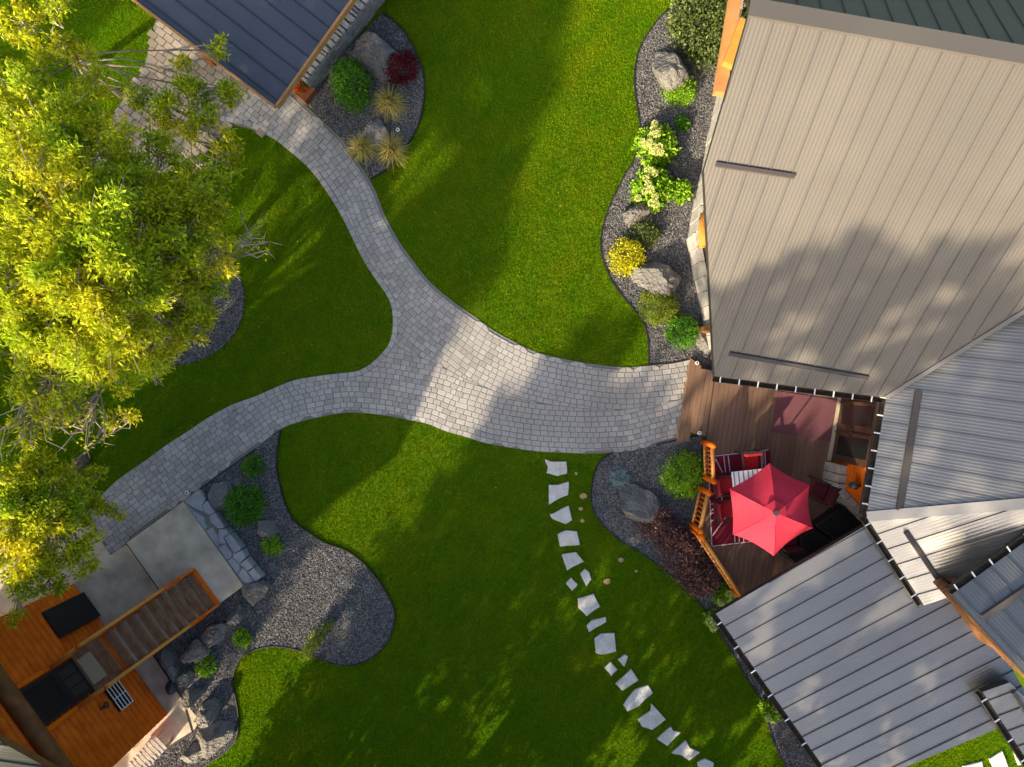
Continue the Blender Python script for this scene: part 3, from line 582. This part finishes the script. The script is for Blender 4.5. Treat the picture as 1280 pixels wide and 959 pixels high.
for r in range(5):
    s_ = 0
    while s_ < LL:
        l_ = random.uniform(.35, .9); e2 = min(LL, s_+l_); o_ = random.uniform(-.02, .02)
        MB().prism([wa+dl*s_+nl*(o_), wa+dl*(e2-.01)+nl*o_, wa+dl*(e2-.01)-nl*.55, wa+dl*s_-nl*.55], r*.14-.02, r*.14+.115, .01, .01).build('stone', M['ledge'], lw); s_ += l_
s_ = 0
while s_ < LL:
    l_ = random.uniform(.10, .26); MB().prism([wa+dl*s_-nl*(.02+random.uniform(0, .05)), wa+dl*(s_+l_-random.uniform(.02, .1))-nl*.03, wa+dl*(s_+l_-.03)-nl*.75, wa+dl*s_-nl*.75], .69, .74+random.uniform(0, .06), .015, .015).build('cap_slab', M['rockpale'], lw); s_ += l_
# ---------------------------------------------------------------- log cabin, stairs, pad
cab = thing('log_cabin', W(60, 860, 0), 'orange log cabin with a raised door reached by wooden stairs', 'cabin')
c1, c2 = W(95, 730)[:2], W(210, 890)[:2]; ad = c2-c1; LW_ = np.linalg.norm(ad); ad /= LW_; nd = np.array((-ad[1], ad[0])); nd = nd if nd[0] > 0 else -nd
def cq(s, o): return c1+ad*s+nd*o
for k in range(22):
    z_ = .12+k*.225
    MB().tube([(*cq(-.05, -.13), z_), (*cq(LW_+.05, -.13), z_)], .135, 8).build('log', M['log'], cab, True)
MB().prism([cq(.02, -.2), cq(LW_-.02, -.2), cq(LW_-.02, -6), cq(.02, -6)], 0, 4.95).build('wall', M['log'], cab)
gab = [(*cq(0, -.2), 4.95), (*cq(LW_, -.2), 4.95), (*cq(LW_/2, -.2), 8.0)]; mesh('gable', gab+[tuple(np.array(p)-np.array((*nd, 0))*.15) for p in gab], [[0,1,2],[5,4,3],[0,3,4,1],[1,4,5,2],[2,5,3,0]], M['log'], cab)
MB().tube([(*cq(-.3, .12), 4.45), (*cq(LW_+.3, .12), 4.45)], .22, 10).build('header_beam', M['logd'], cab, True)
for sg in (0, 1):
    s_e = -.7 if sg == 0 else LW_+.7; ze_ = 4.6; zt = 8.1
    pts = [np.array((*cq(s_e, .8), ze_)), np.array((*cq(LW_/2, 2.5), zt)), np.array((*cq(LW_/2, -6.5), zt)), np.array((*cq(s_e, -6.5), ze_))]
    pl = Plane.three(pts[0], pts[1], pts[2]); roof(pts, pl, ad*(1 if sg == 0 else -1), cab, M['metal'], M['seam'], fm=M['logd'], lab='pale ribbed roof slope')
dc = LW_/2
dr = MB().prism([cq(dc-.55, .03), cq(dc+.55, .03), cq(dc+.55, .1), cq(dc-.55, .1)], 2.06, 4.2).build('door', M['black'], cab)
MB().prism([cq(dc-.45, .1), cq(dc+.45, .1), cq(dc+.45, .112), cq(dc-.45, .112)], 2.95, 4.1).build('pane', M['glass'], dr)
for i in range(3): MB().prism([cq(dc-.42+.29*i, .1), cq(dc-.18+.29*i, .1), cq(dc-.18+.29*i, .115), cq(dc-.42+.29*i, .115)], 2.2, 2.8).build('panel', M['darkmetal'], dr)
for s_ in (dc-.66, dc+.66): MB().beam((*cq(s_, .06), 2.06), (*cq(s_, .06), 4.25), .12, .16, (*nd, 0)).build('door_trim', M['log'], cab)
lo = MB().prism([cq(.35, .02), cq(1.25, .02), cq(1.25, .09), cq(.35, .09)], .05, 1.9).build('lower_door', M['black'], cab); lo['label'] = 'plain black lower door'
wn = MB().prism([cq(3.2, .02), cq(3.95, .02), cq(3.95, .08), cq(3.2, .08)], 1.1, 1.68).build('window', M['glass'], cab)
for i in range(3): MB().beam((*cq(3.2+i*.375, .1), 1.1), (*cq(3.2+i*.375, .1), 1.68), .025, .02, (*nd, 0)).build('grille_bar', M['white'], wn)
for z_ in (1.1, 1.245, 1.39, 1.535, 1.68): MB().beam((*cq(3.19, .11), z_), (*cq(3.96, .11), z_), .02, .025).build('grille_bar', M['white'], wn)
wlt = thing('wall_lamp', (*cq(3.55, .15), 2.1), 'small dark lamp on the cabin wall above the white grille window', 'lamp')
MB().tube([(*cq(3.55, .14), 2.0), (*cq(3.55, .14), 2.08), (*cq(3.55, .14), 2.2)], [.03, .1, .05], 8).build('shade', M['lamp'], wlt); MB().beam((*cq(3.55, -.02), 2.16), (*cq(3.55, .14), 2.16), .04, .04).build('arm', M['lamp'], wlt)
pad = MB().prism([W(*p, .35)[:2] for p in ((158,679),(229,627),(304,733),(233,785))], 0, .35, .015, .015).build('concrete_pad', M['concrete']); tag(pad, 'raised pale concrete pad at the foot of the wooden stairs', 'concrete pad')
stair = thing('wooden_stairs', (*cq(dc, 2), 0), 'weathered wooden stairs with orange log rails up to the cabin door', 'stairs')
for i in range(9): MB().prism([cq(dc-.62, .02+i*.115), cq(dc+.62, .02+i*.115), cq(dc+.62, .125+i*.115), cq(dc-.62, .125+i*.115)], 2.0, 2.045).build('landing_board', M['tread'], stair)
NT = 9
for i in range(NT):
    z_ = 2.0-(i+1)*(2.0-.37)/(NT+.5); o_ = 1.06+i*.262
    for j in range(2): MB().prism([cq(dc-.60, o_+j*.14), cq(dc+.60, o_+j*.14), cq(dc+.60, o_+.125+j*.14), cq(dc-.60, o_+.125+j*.14)], z_-.04, z_+.006*j).build('tread', M['tread'], stair)
    MB().prism([cq(dc-.6, o_+.02), cq(dc+.6, o_+.02), cq(dc+.6, o_), cq(dc-.6, o_)], z_-.15, z_-.042).build('riser', M['logd'], stair)
for s_ in (-.66, .66):
    MB().beam((*cq(dc+s_, 0), 1.9), (*cq(dc+s_, 1.05), 1.9), .07, .25).build('stringer', M['log'], stair); MB().beam((*cq(dc+s_, 1.02), 1.88), (*cq(dc+s_, 3.45), .42), .07, .28).build('stringer', M['log'], stair)
    MB().tube([(*cq(dc+s_, .1), 2.95), (*cq(dc+s_, 1.1), 2.93), (*cq(dc+s_, 3.1), 1.55)], .05, 9).build('handrail', M['gold'], stair, True)
    for o_, zb, zt in ((.12, 0, 3.0), (1.1, 0, 3.0), (2.1, .35, 2.25), (3.1, .35, 1.6)): MB().tube([(*cq(dc+s_, o_), zb), (*cq(dc+s_, o_), zt)], .06, 8).build('post', M['log'], stair, True)
MB().prism([cq(dc-.68, 3.42), cq(dc+.68, 3.42), cq(dc+.68, 3.5), cq(dc-.68, 3.5)], .35, .5).build('bottom_riser', M['log'], stair)
tag(MB().prism([cq(dc-.42, .18), cq(dc+.42, .18), cq(dc+.42, .62), cq(dc-.42, .62)], 2.047, 2.062).build('woven_mat', M['weave']), 'woven beige mat on the stair landing at the black door', 'mat')
FL = [[(545,225),(600,170),(650,135),(700,205),(680,250),(690,300),(610,270)],[(615,290),(695,345),(700,385),(720,410),(695,437),(605,312)],[(545,232),(612,285),(602,306)],[(700,440),(755,415),(800,490),(800,540),(790,565)],[(795,570),(850,535),(900,610),(895,640),(860,660)],[(865,665),(905,645),(955,690),(955,735),(935,760)],[(940,765),(985,715),(1060,820),(1020,840),(970,810)],[(684,250),(715,215),(775,300),(735,325),(697,300)],[(735,332),(778,303),(850,416),(800,425),(745,375)],[(805,432),(855,422),(885,462),(840,488),(862,533),(808,535),(802,480)],[(845,490),(890,462),(975,575),(922,605)],[(908,612),(980,583),(1005,640),(960,685),(908,640)],[(962,692),(1010,648),(1062,713),(1015,742),(988,710)],[(1022,748),(1065,718),(1125,790),(1080,820)]]
fb = thing('flagstone_border', W(285, 670, 0), 'blue-grey flagstone border along the raised concrete pad', 'stone border')
for i, f in enumerate(FL): MB().prism([W(140+p[0]/6, 590+p[1]/6, .33)[:2] for p in f], 0 if i > 6 else .2, .34+(.04 if i > 6 else 0)+random.uniform(-.01, .01), .02, .015).build('flagstone', M['flag'], fb)
MB().prism([W(140+p[0]/6, 590+p[1]/6, .3)[:2] for p in ((545,225),(650,140),(1080,815),(985,860))], 0, .30).build('mortar_bed', M['joint'], fb)
sb = thing('slatted_bench', W(180, 948, 0), 'weathered white slatted bench beside the cabin corner', 'bench'); 
b0_, b1_, b2_ = W(200, 925, .4)[:2], W(165, 962, .4)[:2], W(160, 925, .4)[:2]
for i in range(9): t = i/9; o_ = b0_+(b1_-b0_)*t; q_ = (b1_-b0_)/9*.6; wv_ = iu((.75, .8))*.55; MB().prism([o_-wv_*.4, o_+q_-wv_*.4, o_+q_+wv_*.6, o_+wv_*.6], .38, .42).build('slat', M['rockpale'], sb)
for t in (.05, .9):
    o_ = b0_+(b1_-b0_)*t
    for u in (-.15, .28): e = o_+iu((.75, .8))*u; MB().beam((*e, 0), (*e, .38), .06, .06, (1, 0, 0)).build('leg', M['concrete'], sb)
# planter by the shelter
pl_ = thing('flower_planter', W(378, 112, 0), 'wooden planter of red flowers at the end of the stone wall', 'planter'); pc = W(377, 112, .5)[:2]
MB().prism([pc+dl*u+nl*v for u, v in ((-.2, -.25), (.3, -.25), (.3, .22), (-.2, .22))], 0, .32).build('box', M['terracotta'], pl_)
# ---------------------------------------------------------------- plants and rocks
def leaves(C, Ls, wr, outdir=None, up=.3, jitter=.8):
    n = len(C); d = rng.normal(0, 1, (n, 3)); 
    if outdir is not None: d = outdir*(1-jitter)+d*jitter*.6
    d[:, 2] += up*rng.uniform(-.3, 1, n); d /= np.linalg.norm(d, axis=1)[:, None]+1e-9
    r = rng.normal(0, 1, (n, 3)); r[:, 2] *= .5; s = np.cross(d, r); s /= np.linalg.norm(s, axis=1)[:, None]+1e-9
    Ls = Ls*rng.uniform(.6, 1.3, n)[:, None]; V = np.zeros((n, 4, 3)); V[:, 0] = C; V[:, 1] = C+d*Ls*.5+s*Ls*wr/2; V[:, 2] = C+d*Ls; V[:, 3] = C+d*Ls*.5-s*Ls*wr/2
    return V.reshape(-1, 3)
def sph(n):
    v = rng.normal(0, 1, (n, 3)); return v/np.linalg.norm(v, axis=1)[:, None]
def clumpy(n, k, tight=.22):
    ck = sph(k); ck[:, 2] = np.abs(ck[:, 2])*.9; ck *= rng.uniform(.55, 1, (k, 1)); i = rng.integers(0, k, n); p = ck[i]*.82+sph(n)*rng.uniform(0, 1, (n, 1))**.5*tight; return p
def shrub(px, py, rpx, h, m, lab, n=1600, leaf=.06, wr=.5, ry=None, name='shrub', cat='shrub', group=None, k=40, tight=.25, rot_=0, core=True, z0=0):
    c = W(px, py, z0); rx = rpx/S*1.1; ryy = (ry or rpx)/S*1.1; n = int(n*2.6); leaf = leaf*1.1; t = thing(name, c, lab, cat, group)
    p = np.vstack([clumpy(int(n*.7), k, tight), sph(int(n*.3))*rng.uniform(.5, .93, (int(n*.3), 1))]); p[:, 2] = np.abs(p[:, 2]); a_ = math.radians(rot_)
    x = p[:, 0]*rx; y = p[:, 1]*ryy; C = np.stack([c[0]+x*math.cos(a_)-y*math.sin(a_), c[1]+x*math.sin(a_)+y*math.cos(a_), z0+.04+p[:, 2]*h*.95], 1)
    out = C-np.array((c[0], c[1], z0+h*.2)); out /= np.linalg.norm(out, axis=1)[:, None]+1e-9
    fastmesh('foliage', leaves(C, leaf, wr, out, .3, .6), 4, m, t)
    st_ = MB()
    for i in range(6): q = c+np.array((rng.uniform(-.6, .6)*rx, rng.uniform(-.6, .6)*ryy, h*.7)); st_.tube([c+(0, 0, -.02), (c+q)/2+np.array((0, 0, .05)), q], [.018, .012, .006], 5)
    st_.build('stems', M['bark'], t); return t
def tuft(px, py, rpx, h, lab, n=420):
    c = W(px, py, 0); t = thing('ornamental_grass', c, lab, 'ornamental grass', 'tufts of ornamental grass'); r = rpx/S; V = []
    for i in range(n):
        a_ = random.uniform(0, 6.283); l_ = random.uniform(.08, 1.05); d = np.array((math.cos(a_), math.sin(a_), 0)); s_ = np.array((-d[1], d[0], 0))*.008; p0 = c+d*random.uniform(0, .07); hh = h*random.uniform(.6, 1)*(1.1-.5*l_)
        p1 = c+d*r*l_*.5+(0, 0, hh); p2 = c+d*r*l_+(0, 0, hh*random.uniform(.55, .95)); V += [p0-s_, p0+s_, p1+s_, p1-s_, p1-s_, p1+s_, p2+s_*.2, p2-s_*.2]
    fastmesh('blades', np.array(V), 4, M['straw'], t)
def rock(px, py, rx, ry, h, ang, lab, m=None, z0=0):
    import bmesh
    bm = bmesh.new(); bmesh.ops.create_icosphere(bm, subdivisions=4, radius=1); sd = random.random()*100; pl = [(sph(1)[0], random.uniform(.42, .8)) for _ in range(11)]; ca_, sa_ = math.cos(ang), math.sin(ang); V = []
    for v in bm.verts:
        p = np.array(v.co)
        for n_, d_ in pl:
            e = p@n_-d_
            if e > 0: p = p-n_*e*.98
        q = Vector(p*1.6+sd); f = 1+.10*mnoise.noise(q)+.10*mnoise.noise(q*2.7)+.055*mnoise.noise(q*6)+.03*mnoise.noise(q*14); V.append(p*f*1.3)
    F = [[v.index for v in f.verts] for f in bm.faces]; bm.free(); V = np.array(V); V[:, 2] = np.maximum(V[:, 2], -.25); c = W(px, py, z0+h*.4)
    x = V[:, 0]*rx/S; y = V[:, 1]*ry/S; z = (V[:, 2]+.25)/(1.15)*h-.03+z0; return tag(mesh('boulder', np.stack([c[0]+x*ca_-y*sa_, c[1]+x*sa_+y*ca_, z], 1), F, m or M['rock'], None, False), lab, 'boulder', 'garden boulders')
for a_ in ((468,68,25,27,.6,.5,'dark veined boulder beside the low stone wall'),(466,166,16,18,.35,.2,'tan and grey boulder between the dense oval shrub and yellow grass'),(835,84,22,26,.7,.5,'pale boulder below the large glossy-leaved shrub'),(794,268,16,15,.45,.8,'dark boulder just below the hydrangeas'),(820,343,24,22,.65,-.4,'square cracked boulder between the yellow shrub and the olive shrub'),(878,424,11,14,.35,.3,'small boulder beside the round green shrub and the house corner'),(795,632,26,22,.6,-.6,'flat blue-grey boulder beside the blue-green plant'),(275,621,16,13,.35,.4,'mossy boulder between the path end and the oval shrub'),(334,661,12,13,.35,.1,'reddish boulder below the oval shrub on the lower bed'),(316,745,18,14,.5,.4,'pale angular boulder at the end of the flagstone border'),(293,773,16,12,.5,.5,'boulder second from the flagstone border in the retaining row'),(268,793,18,12,.5,.4,'low mossy boulder alongside the wooden stairs'),(243,812,16,13,.5,.6,'rough boulder below the stair foot rail'),(212,829,11,20,.5,.2,'upright tan boulder beside the concrete apron'),(228,851,13,10,.4,.5,'boulder behind the dark bundle by the apron'),(240,871,14,12,.45,.2,'square grey boulder beside the apron slab'),(258,893,18,15,.5,-.3,'wide boulder at the apron slab corner'),(266,926,22,16,.5,.7,'large dark boulder at the lower end of the retaining row'),(240,945,16,12,.4,.4,'half-buried boulder beside the slatted bench'),(296,602,5,5,.1,0,'tiny pale stone by the path end light'),(6,380,16,18,.6,0,'dark boulder under the yellow-green tree')): rock(*a_)
tag(MB().tube([W(214,862,.02), W(215,858,.3), W(216,855,.42)], [.16, .19, .06], 10).build('tied_bundle', M['tarp']), 'dark blue tied bundle leaning on the boulders by the cabin', 'bundle')
shrub(442,112,27,1.1,M['fdense'],'dense oval bright green shrub beside the low stone wall',3600,.05,.6,36,k=140,tight=.12,rot_=18)
shrub(502,88,23,.6,M['fred'],'small dark red barberry beside the veined boulder',1500,.055,.5,22)
tuft(489,133,26,.6,'greenish ornamental grass tuft between red barberry and path light'); tuft(455,188,23,.5,'yellow ornamental grass tuft overhanging the path edge'); tuft(492,191,26,.5,'bright yellow ornamental grass tuft at the bed tip')
shrub(880,38,50,1.6,M['fdark'],'large glossy-leaved shrub beside the timber beam of the house',3200,.11,.45,58,k=70)
shrub(847,115,23,.6,M['flime'],'low bright green feathery shrub below the pale boulder',2400,.05,.4)
shrub(852,156,10,.25,M['fdense'],'tiny green plant above the hydrangeas',220,.07,.7)
def hydrangea(px, py, r, h, nb, lab, n=1000):
    t = shrub(px, py, r, h, M['flime'], lab, n, .10, .75, name='hydrangea', cat='hydrangea', group='hydrangeas'); c = W(px, py, 0)
    for i in range(nb):
        a_ = random.uniform(1.6, 4.9) if nb > 5 else random.uniform(0, 6.28); q = random.uniform(.3, .98)*r/S; p = c+np.array((q*math.cos(a_), q*math.sin(a_), h*(1.05-.35*(q*S/r)))); b_ = sph(150)*rng.uniform(.07, .1, (150, 1)); 
        fastmesh('flower_head', leaves(p+b_, .04, .9, b_/.1, 0, .5), 4, M['bloom'], t)
hydrangea(819,186,27,.8,15,'white-blooming hydrangea above its larger neighbour in the house bed'); hydrangea(814,238,27,.85,12,'large hydrangea with pale blooms nearest the dark boulder'); hydrangea(848,241,14,.6,0,'leafy lime plant at the side of the hydrangeas',400)
shrub(805,293,20,.5,M['fdark'],'dark bronze shrub behind the yellow shrub',900,.055); shrub(782,323,25,.55,M['fyel'],'golden yellow shrub at the lawn edge of the house bed',1500,.06,.5)
shrub(822,383,27,.7,M['folive'],'olive green mounded shrub below the cracked boulder',3000,.05,.4,k=90,tight=.16); shrub(851,415,23,.75,M['fdense'],'clipped round green shrub near the deck steps',3000,.045,.55,k=120,tight=.12)
shrub(773,597,13,.3,M['fblue'],'small blue-green spiky plant above the flat boulder',700,.05,.35,k=24); shrub(853,593,31,.95,M['flime'],'round bright green shrub beside the short log railing',3600,.055,.5,k=100,tight=.15)
for x, y, r, lab in ((818,652,24,'purple barberry creeping over the flat boulder'),(850,690,33,'broad purple barberry beside the long log railing'),(872,718,27,'purple barberry lowest along the long log railing'),(838,668,22,'purple barberry between the flat boulder and the log railing')): shrub(x,y,r,1.05,M['fpur'],lab,1100,.075,.5,group='purple barberries',k=60)
shrub(309,630,29,.8,M['fdense'],'dense oval green shrub beside the flagstone border',3600,.05,.55,26,k=130,tight=.12,rot_=35); shrub(318,583,15,.4,M['fdense'],'small green shrub near the path above the oval shrub',900,.05,.5); shrub(342,681,13,.3,M['flime'],'small leafy green plant below the reddish boulder',420,.08,.4); shrub(305,797,12,.3,M['flime'],'small green plant near the stair-side boulders',420,.07,.45); shrub(259,831,14,.3,M['flime'],'small green plant between the retaining boulders and lawn edge',420,.07,.45)
shrub(397,797,9,.9,M['folive'],'slim flowering sapling leaning across the gravel edge',600,.06,.5,36,rot_=-38,k=20)
for x, y, r, lab in ((889,771,11,'small hydrangea at the corner of the porch gutter'),(903,742,13,'leafy hydrangea at the end of the long log railing'),(963,884,14,'hydrangea under the middle of the porch gutter')): hydrangea(x, y, r, .6, 4, lab, 260)
fl = shrub(379,114,11,.35,M['fdense'],'green potted plant foliage',300,.06); [setattr(c_, 'parent', c_.parent) for c_ in fl.children]
fl.location.z = .30; fl['label'] = 'green leaves and red blooms growing in the wooden planter'; fl['category'] = 'flowers'
for i in range(7): p = np.array(wloc(fl))+np.array((random.uniform(-.15, .22), random.uniform(-.25, .15), .34)); b_ = sph(90)*.075; fastmesh('bloom', leaves(p+b_, .04, .9, b_/.05, 0, .5), 4, M['flower'], fl)
# ---------------------------------------------------------------- trees
def tree(base, blobs, lab, m, dens=900, leaf=.13, wr=.3, twigs=3, tr=.16, name='deciduous_tree', group=None):
    base = np.array(base); t = thing(name, base, lab, 'tree', group); tb = MB(); tw = MB()
    C = np.array([b[0] for b in blobs]); top = np.array((*(base[:2]*.6+C[:, :2].mean(0)*.4), C[:, 2].max()*.62)); mid = base*.55+top*.45+np.array((.15, -.1, 0))
    tb.tube([base-(0, 0, .05), base+(top-base)*.15, mid, top], [tr*1.35, tr, tr*.8, tr*.5], 9); trunk = tb.build('trunk', M['bark'], t, True)
    lim = MB(); LV = []
    for c, r in blobs:
        bare = r < 0; r = abs(r); s0 = mid+(top-mid)*random.uniform(0, 1); m1 = (s0+c)/2+np.array((0, 0, .15))+rng.normal(0, .15, 3); lim.tube([s0, m1, c], [tr*.33, tr*.2, tr*.09], 6)
        n = int(dens*r*r*(.12 if bare else 1.6)); k = max(6, int((34 if bare else 16)*r)); ck = c+sph(k)*rng.uniform(.45, 1, (k, 1))*r*np.array((1, 1, .7))
        for q in ck[:(40 if bare else twigs*4)]: e = q+(q-c)*random.uniform(.2, .8); o_ = m1+(c-m1)*random.uniform(.25, 1.05); tw.tube([o_, (o_+q)/2+rng.normal(0, .09, 3), q, e+rng.normal(0, .08, 3)], [.026, .018, .011, .005], 4, False)
        i = rng.integers(0, k, n); P = ck[i]+sph(n)*(rng.uniform(0, 1, (n, 1))**.6)*(r*.16+.13); out = P-c; out /= np.linalg.norm(out, axis=1)[:, None]+1e-9; LV.append(leaves(P, leaf, wr, out, .2, .7))
    lim.build('limbs', M['bark'], t, True); tw.build('twigs', M['twig'], t)['kind'] = 'stuff'; fastmesh('crown', np.vstack(LV), 4, m, t); return t
def BL(L_): return [(W(x, y, z), r) for x, y, z, r in L_]
tree(W(232, 372), BL([(60,150,6.5,1.1),(40,215,7.5,1.2),(115,205,7,1.1),(170,245,7,1.0),(225,285,6.8,.95),(258,245,6.3,.7),(262,320,6,.65),(60,300,8,1.3),(135,300,8,1.2),(190,320,7,.9),(20,380,8,1.2),(90,385,8,1.2),(150,390,7.2,1.0),(215,375,5.6,.9),(175,430,6,.8),(235,400,4.8,.55),(100,450,6.5,.7),(140,480,5.5,.4),(205,195,5.6,.6),(10,280,7.5,1.0),(20,450,6,.7),(80,250,7.5,1.0),(160,360,7.5,.9),(100,330,8.2,1.1),(200,260,6.6,.8),(240,340,5.6,.6),(60,420,7.5,1.0),(125,425,7,.8),(0,340,8,1),(150,210,6.5,.7),(90,170,6.5,.8),(20,170,6.5,.9),(185,400,5.6,.6),(265,275,6,.55),(195,450,4.5,.4),(75,480,6,.5),(40,505,6,.4),(90,515,5.5,.3),(25,545,5.5,.35),(215,330,6,.7),(245,230,6,.5),(60,500,5.6,-.9),(105,535,5.2,-.7),(25,535,5.6,-.8),(312,300,5,-.55),(255,205,5,-.6),(190,455,5,-.5),(130,450,5.6,-.6),(215,415,5,.6),(180,445,5,.55),(250,375,5,.5),(270,350,5,.45)]), 'spreading yellow-green tree rising from the round gravel ring', M['leafy'], 1750, .125, .38, 5)
tree(W(108, 92), BL([(250,115,4.6,.65),(280,62,4.6,.3),(215,135,4.6,.6),(290,118,4.4,.3),(285,175,4.6,.35),(260,160,4.6,.5),(30,30,6,.5),(72,12,5,.35),(75,55,5,.4),(105,75,5,.35),(15,115,6,.6),(140,170,5,.5),(95,130,5.5,.55),(295,205,4.6,.3),(175,125,4.6,.4),(235,95,4.6,.4),(45,90,5.6,.5),(120,110,5.5,.4)]), 'thin-crowned tree with bare twigs beside the slate roof', M['leafy'], 2000, .12, .38, 5, tr=.11)
tree(W(105, 575), BL([(40,620,5,.95),(75,672,4.6,.75),(15,680,5,.8),(105,640,4,.5),(145,642,3.6,.25),(55,590,5,.6),(100,705,4.2,.42),(25,735,4.6,.5),(160,518,4.6,.22),(140,526,4.6,.2),(62,735,4.2,.35),(10,600,5,.6),(120,600,4,.3),(20,775,4.2,.22),(60,640,5,.7),(95,670,4.4,.5),(30,650,5.2,.8),(50,705,4.6,.6),(15,640,5.2,.7),(85,620,4.6,.5)]), 'yellow-green tree overhanging the concrete apron', M['leafy'], 2200, .125, .38, 5)
# trees beyond the frame that shade the garden
PH = dict(spruce=15, aspen=13, pine=17, larch=17)
def forest_mesh(n, h, r, conif, zlo=.12):
    k = 90 if zlo < .5 else 110; z = rng.uniform(zlo, 1, k)**.9; rr = (1-z)*r*1.15+.25 if conif else r*np.sin(np.clip((z-zlo)/(1-zlo), 0, 1)*math.pi*.93+.12)**.7
    a_ = rng.uniform(0, 6.283, k); q = np.sqrt(rng.uniform(.15, 1, k))*rr; ck = np.stack([q*np.cos(a_), q*np.sin(a_), z*h], 1); i = rng.integers(0, k, n)
    P = ck[i]+sph(n)*rng.uniform(0, 1, (n, 1))**.5*np.array((.75, .75, .6))*(.75 if conif else .9 if zlo < .5 else .34); return leaves(P, .30, .6)
UV = lambda u, v: ((u*.8+v*.6), (u*.6-v*.8))
protos = {}
for key, (n, h, r, cf, zl) in dict(spruce=(9500, 15, 2.6, True, .12), aspen=(5400, 13, 2.3, False, .1), pine=(2900, 17, 2.2, False, .68), larch=(4500, 17, 2.0, False, .82)).items():
    t = thing(key+'_tree', (0, 0, 0), '', 'tree', 'trees beyond the cabin'); fastmesh('crown', forest_mesh(n, h, r, cf, zl), 4, M['leafd'], t); MB().tube([(0, 0, -.1), (0, 0, h*.5), (0, 0, h*.93)], [.26, .16, .04], 8).build('trunk', M['bark'], t, True); protos[key] = t
used = set()
def plant(kind, u, v, s, rz, lab, sz=None):
    src = protos[kind]; x, y = UV(u, v); p = W(x, y, 0)
    if kind in used:
        r = src.copy(); sc.collection.objects.link(r)
        for ch in src.children: c = ch.copy(); sc.collection.objects.link(c); c.parent = r
    else: r = src; used.add(kind)
    r.location = tuple(p); r.rotation_euler = (0, 0, rz); r.scale = (s, s, sz or s); r['label'] = lab
def ht(v, vtop): return (vtop-v)/S*math.tan(EL)
FOREST = [('spruce', 600, -960, 330, 1.0, 'tall spruce behind the cabin ridge'), ('aspen', 655, -900, 190, .82, 'aspen behind the right slope of the cabin'), ('aspen', 290, -620, 470, .9, 'aspen left of the yellow-green trees'), ('aspen', 385, -640, 450, .85, 'aspen between the cabin and the yellow-green trees'),
 ('aspen', 80, -450, 160, .8, 'aspen beyond the upper corner of the lawn'), ('aspen', 850, -690, 130, .66, 'young aspen below the lower lawn, beside the cabin gap'), ('aspen', 846, -745, 75, .5, 'slender aspen beside the young one below the lower lawn'), ('aspen', 910, -700, 80, .7, 'broad low aspen below the lower lawn'), ('aspen', 875, -730, 165, .45, 'slim aspen below the lower lawn'), ('aspen', 960, -660, 95, .95, 'bushy aspen below the lower lawn'), ('aspen', 1050, -600, 190, .9, 'aspen below the start of the stepping stones'), ('aspen', 1130, -560, 215, .9, 'aspen below the middle of the stepping stones'), ('spruce', 1215, -540, 430, .95, 'spruce below the end of the stepping stones'), ('spruce', 1300, -500, 450, .95, 'spruce below the porch roof'), ('aspen', 1390, -460, 470, 1.0, 'aspen past the small pale roof'),
 ('larch', 470, -800, 440, .8, 'tall thin larch beside the aspens left of the cabin'), ('larch', 545, -840, 420, .75, 'tall thin larch behind the left slope of the cabin'), ('pine', 925, -760, 690, .8, 'tall bare-stemmed pine below the lower lawn'), ('pine', 985, -730, 860, .9, 'tallest bare-stemmed pine behind the aspens'), ('pine', 1060, -700, 930, .9, 'bare-stemmed pine behind the stepping stones'), ('pine', 1150, -680, 900, .95, 'bare-stemmed pine behind a spruce'), ('pine', 1240, -640, 880, .9, 'bare-stemmed pine below the porch roof')]
for i, (k_, u, v, vt, s, lab) in enumerate(FOREST): plant(k_, u, v, s, i*1.3, lab, ht(v, vt)/PH[k_])

# fallen leaves
n = 420; x = np.concatenate([rng.normal(300, 170, n//2), rng.uniform(0, 1050, n//2)]); y = np.concatenate([rng.normal(420, 210, n//2), rng.uniform(0, 959, n//2)]); Pl = np.stack([x, y], 1)
Pl = Pl[~inside(Pl, HOUSEFP) & (Pl[:, 1] < 640) & ~inside(Pl, [(-60,-60),(190,-60),(470,-60),(400,120),(330,130)])]; Cl = np.stack([(Pl[:, 0]-640)/S, (479.5-Pl[:, 1])/S, np.full(len(Pl), .045)], 1); Lv = leaves(Cl, .05, .6); Lv[:, 2] = .045+(Lv[:, 2]-.045)*.25
tag(fastmesh('fallen_leaves', Lv, 4, M['fyel']), 'scattered small yellow fallen leaves on lawn, gravel and path', 'leaves', None, 'stuff')
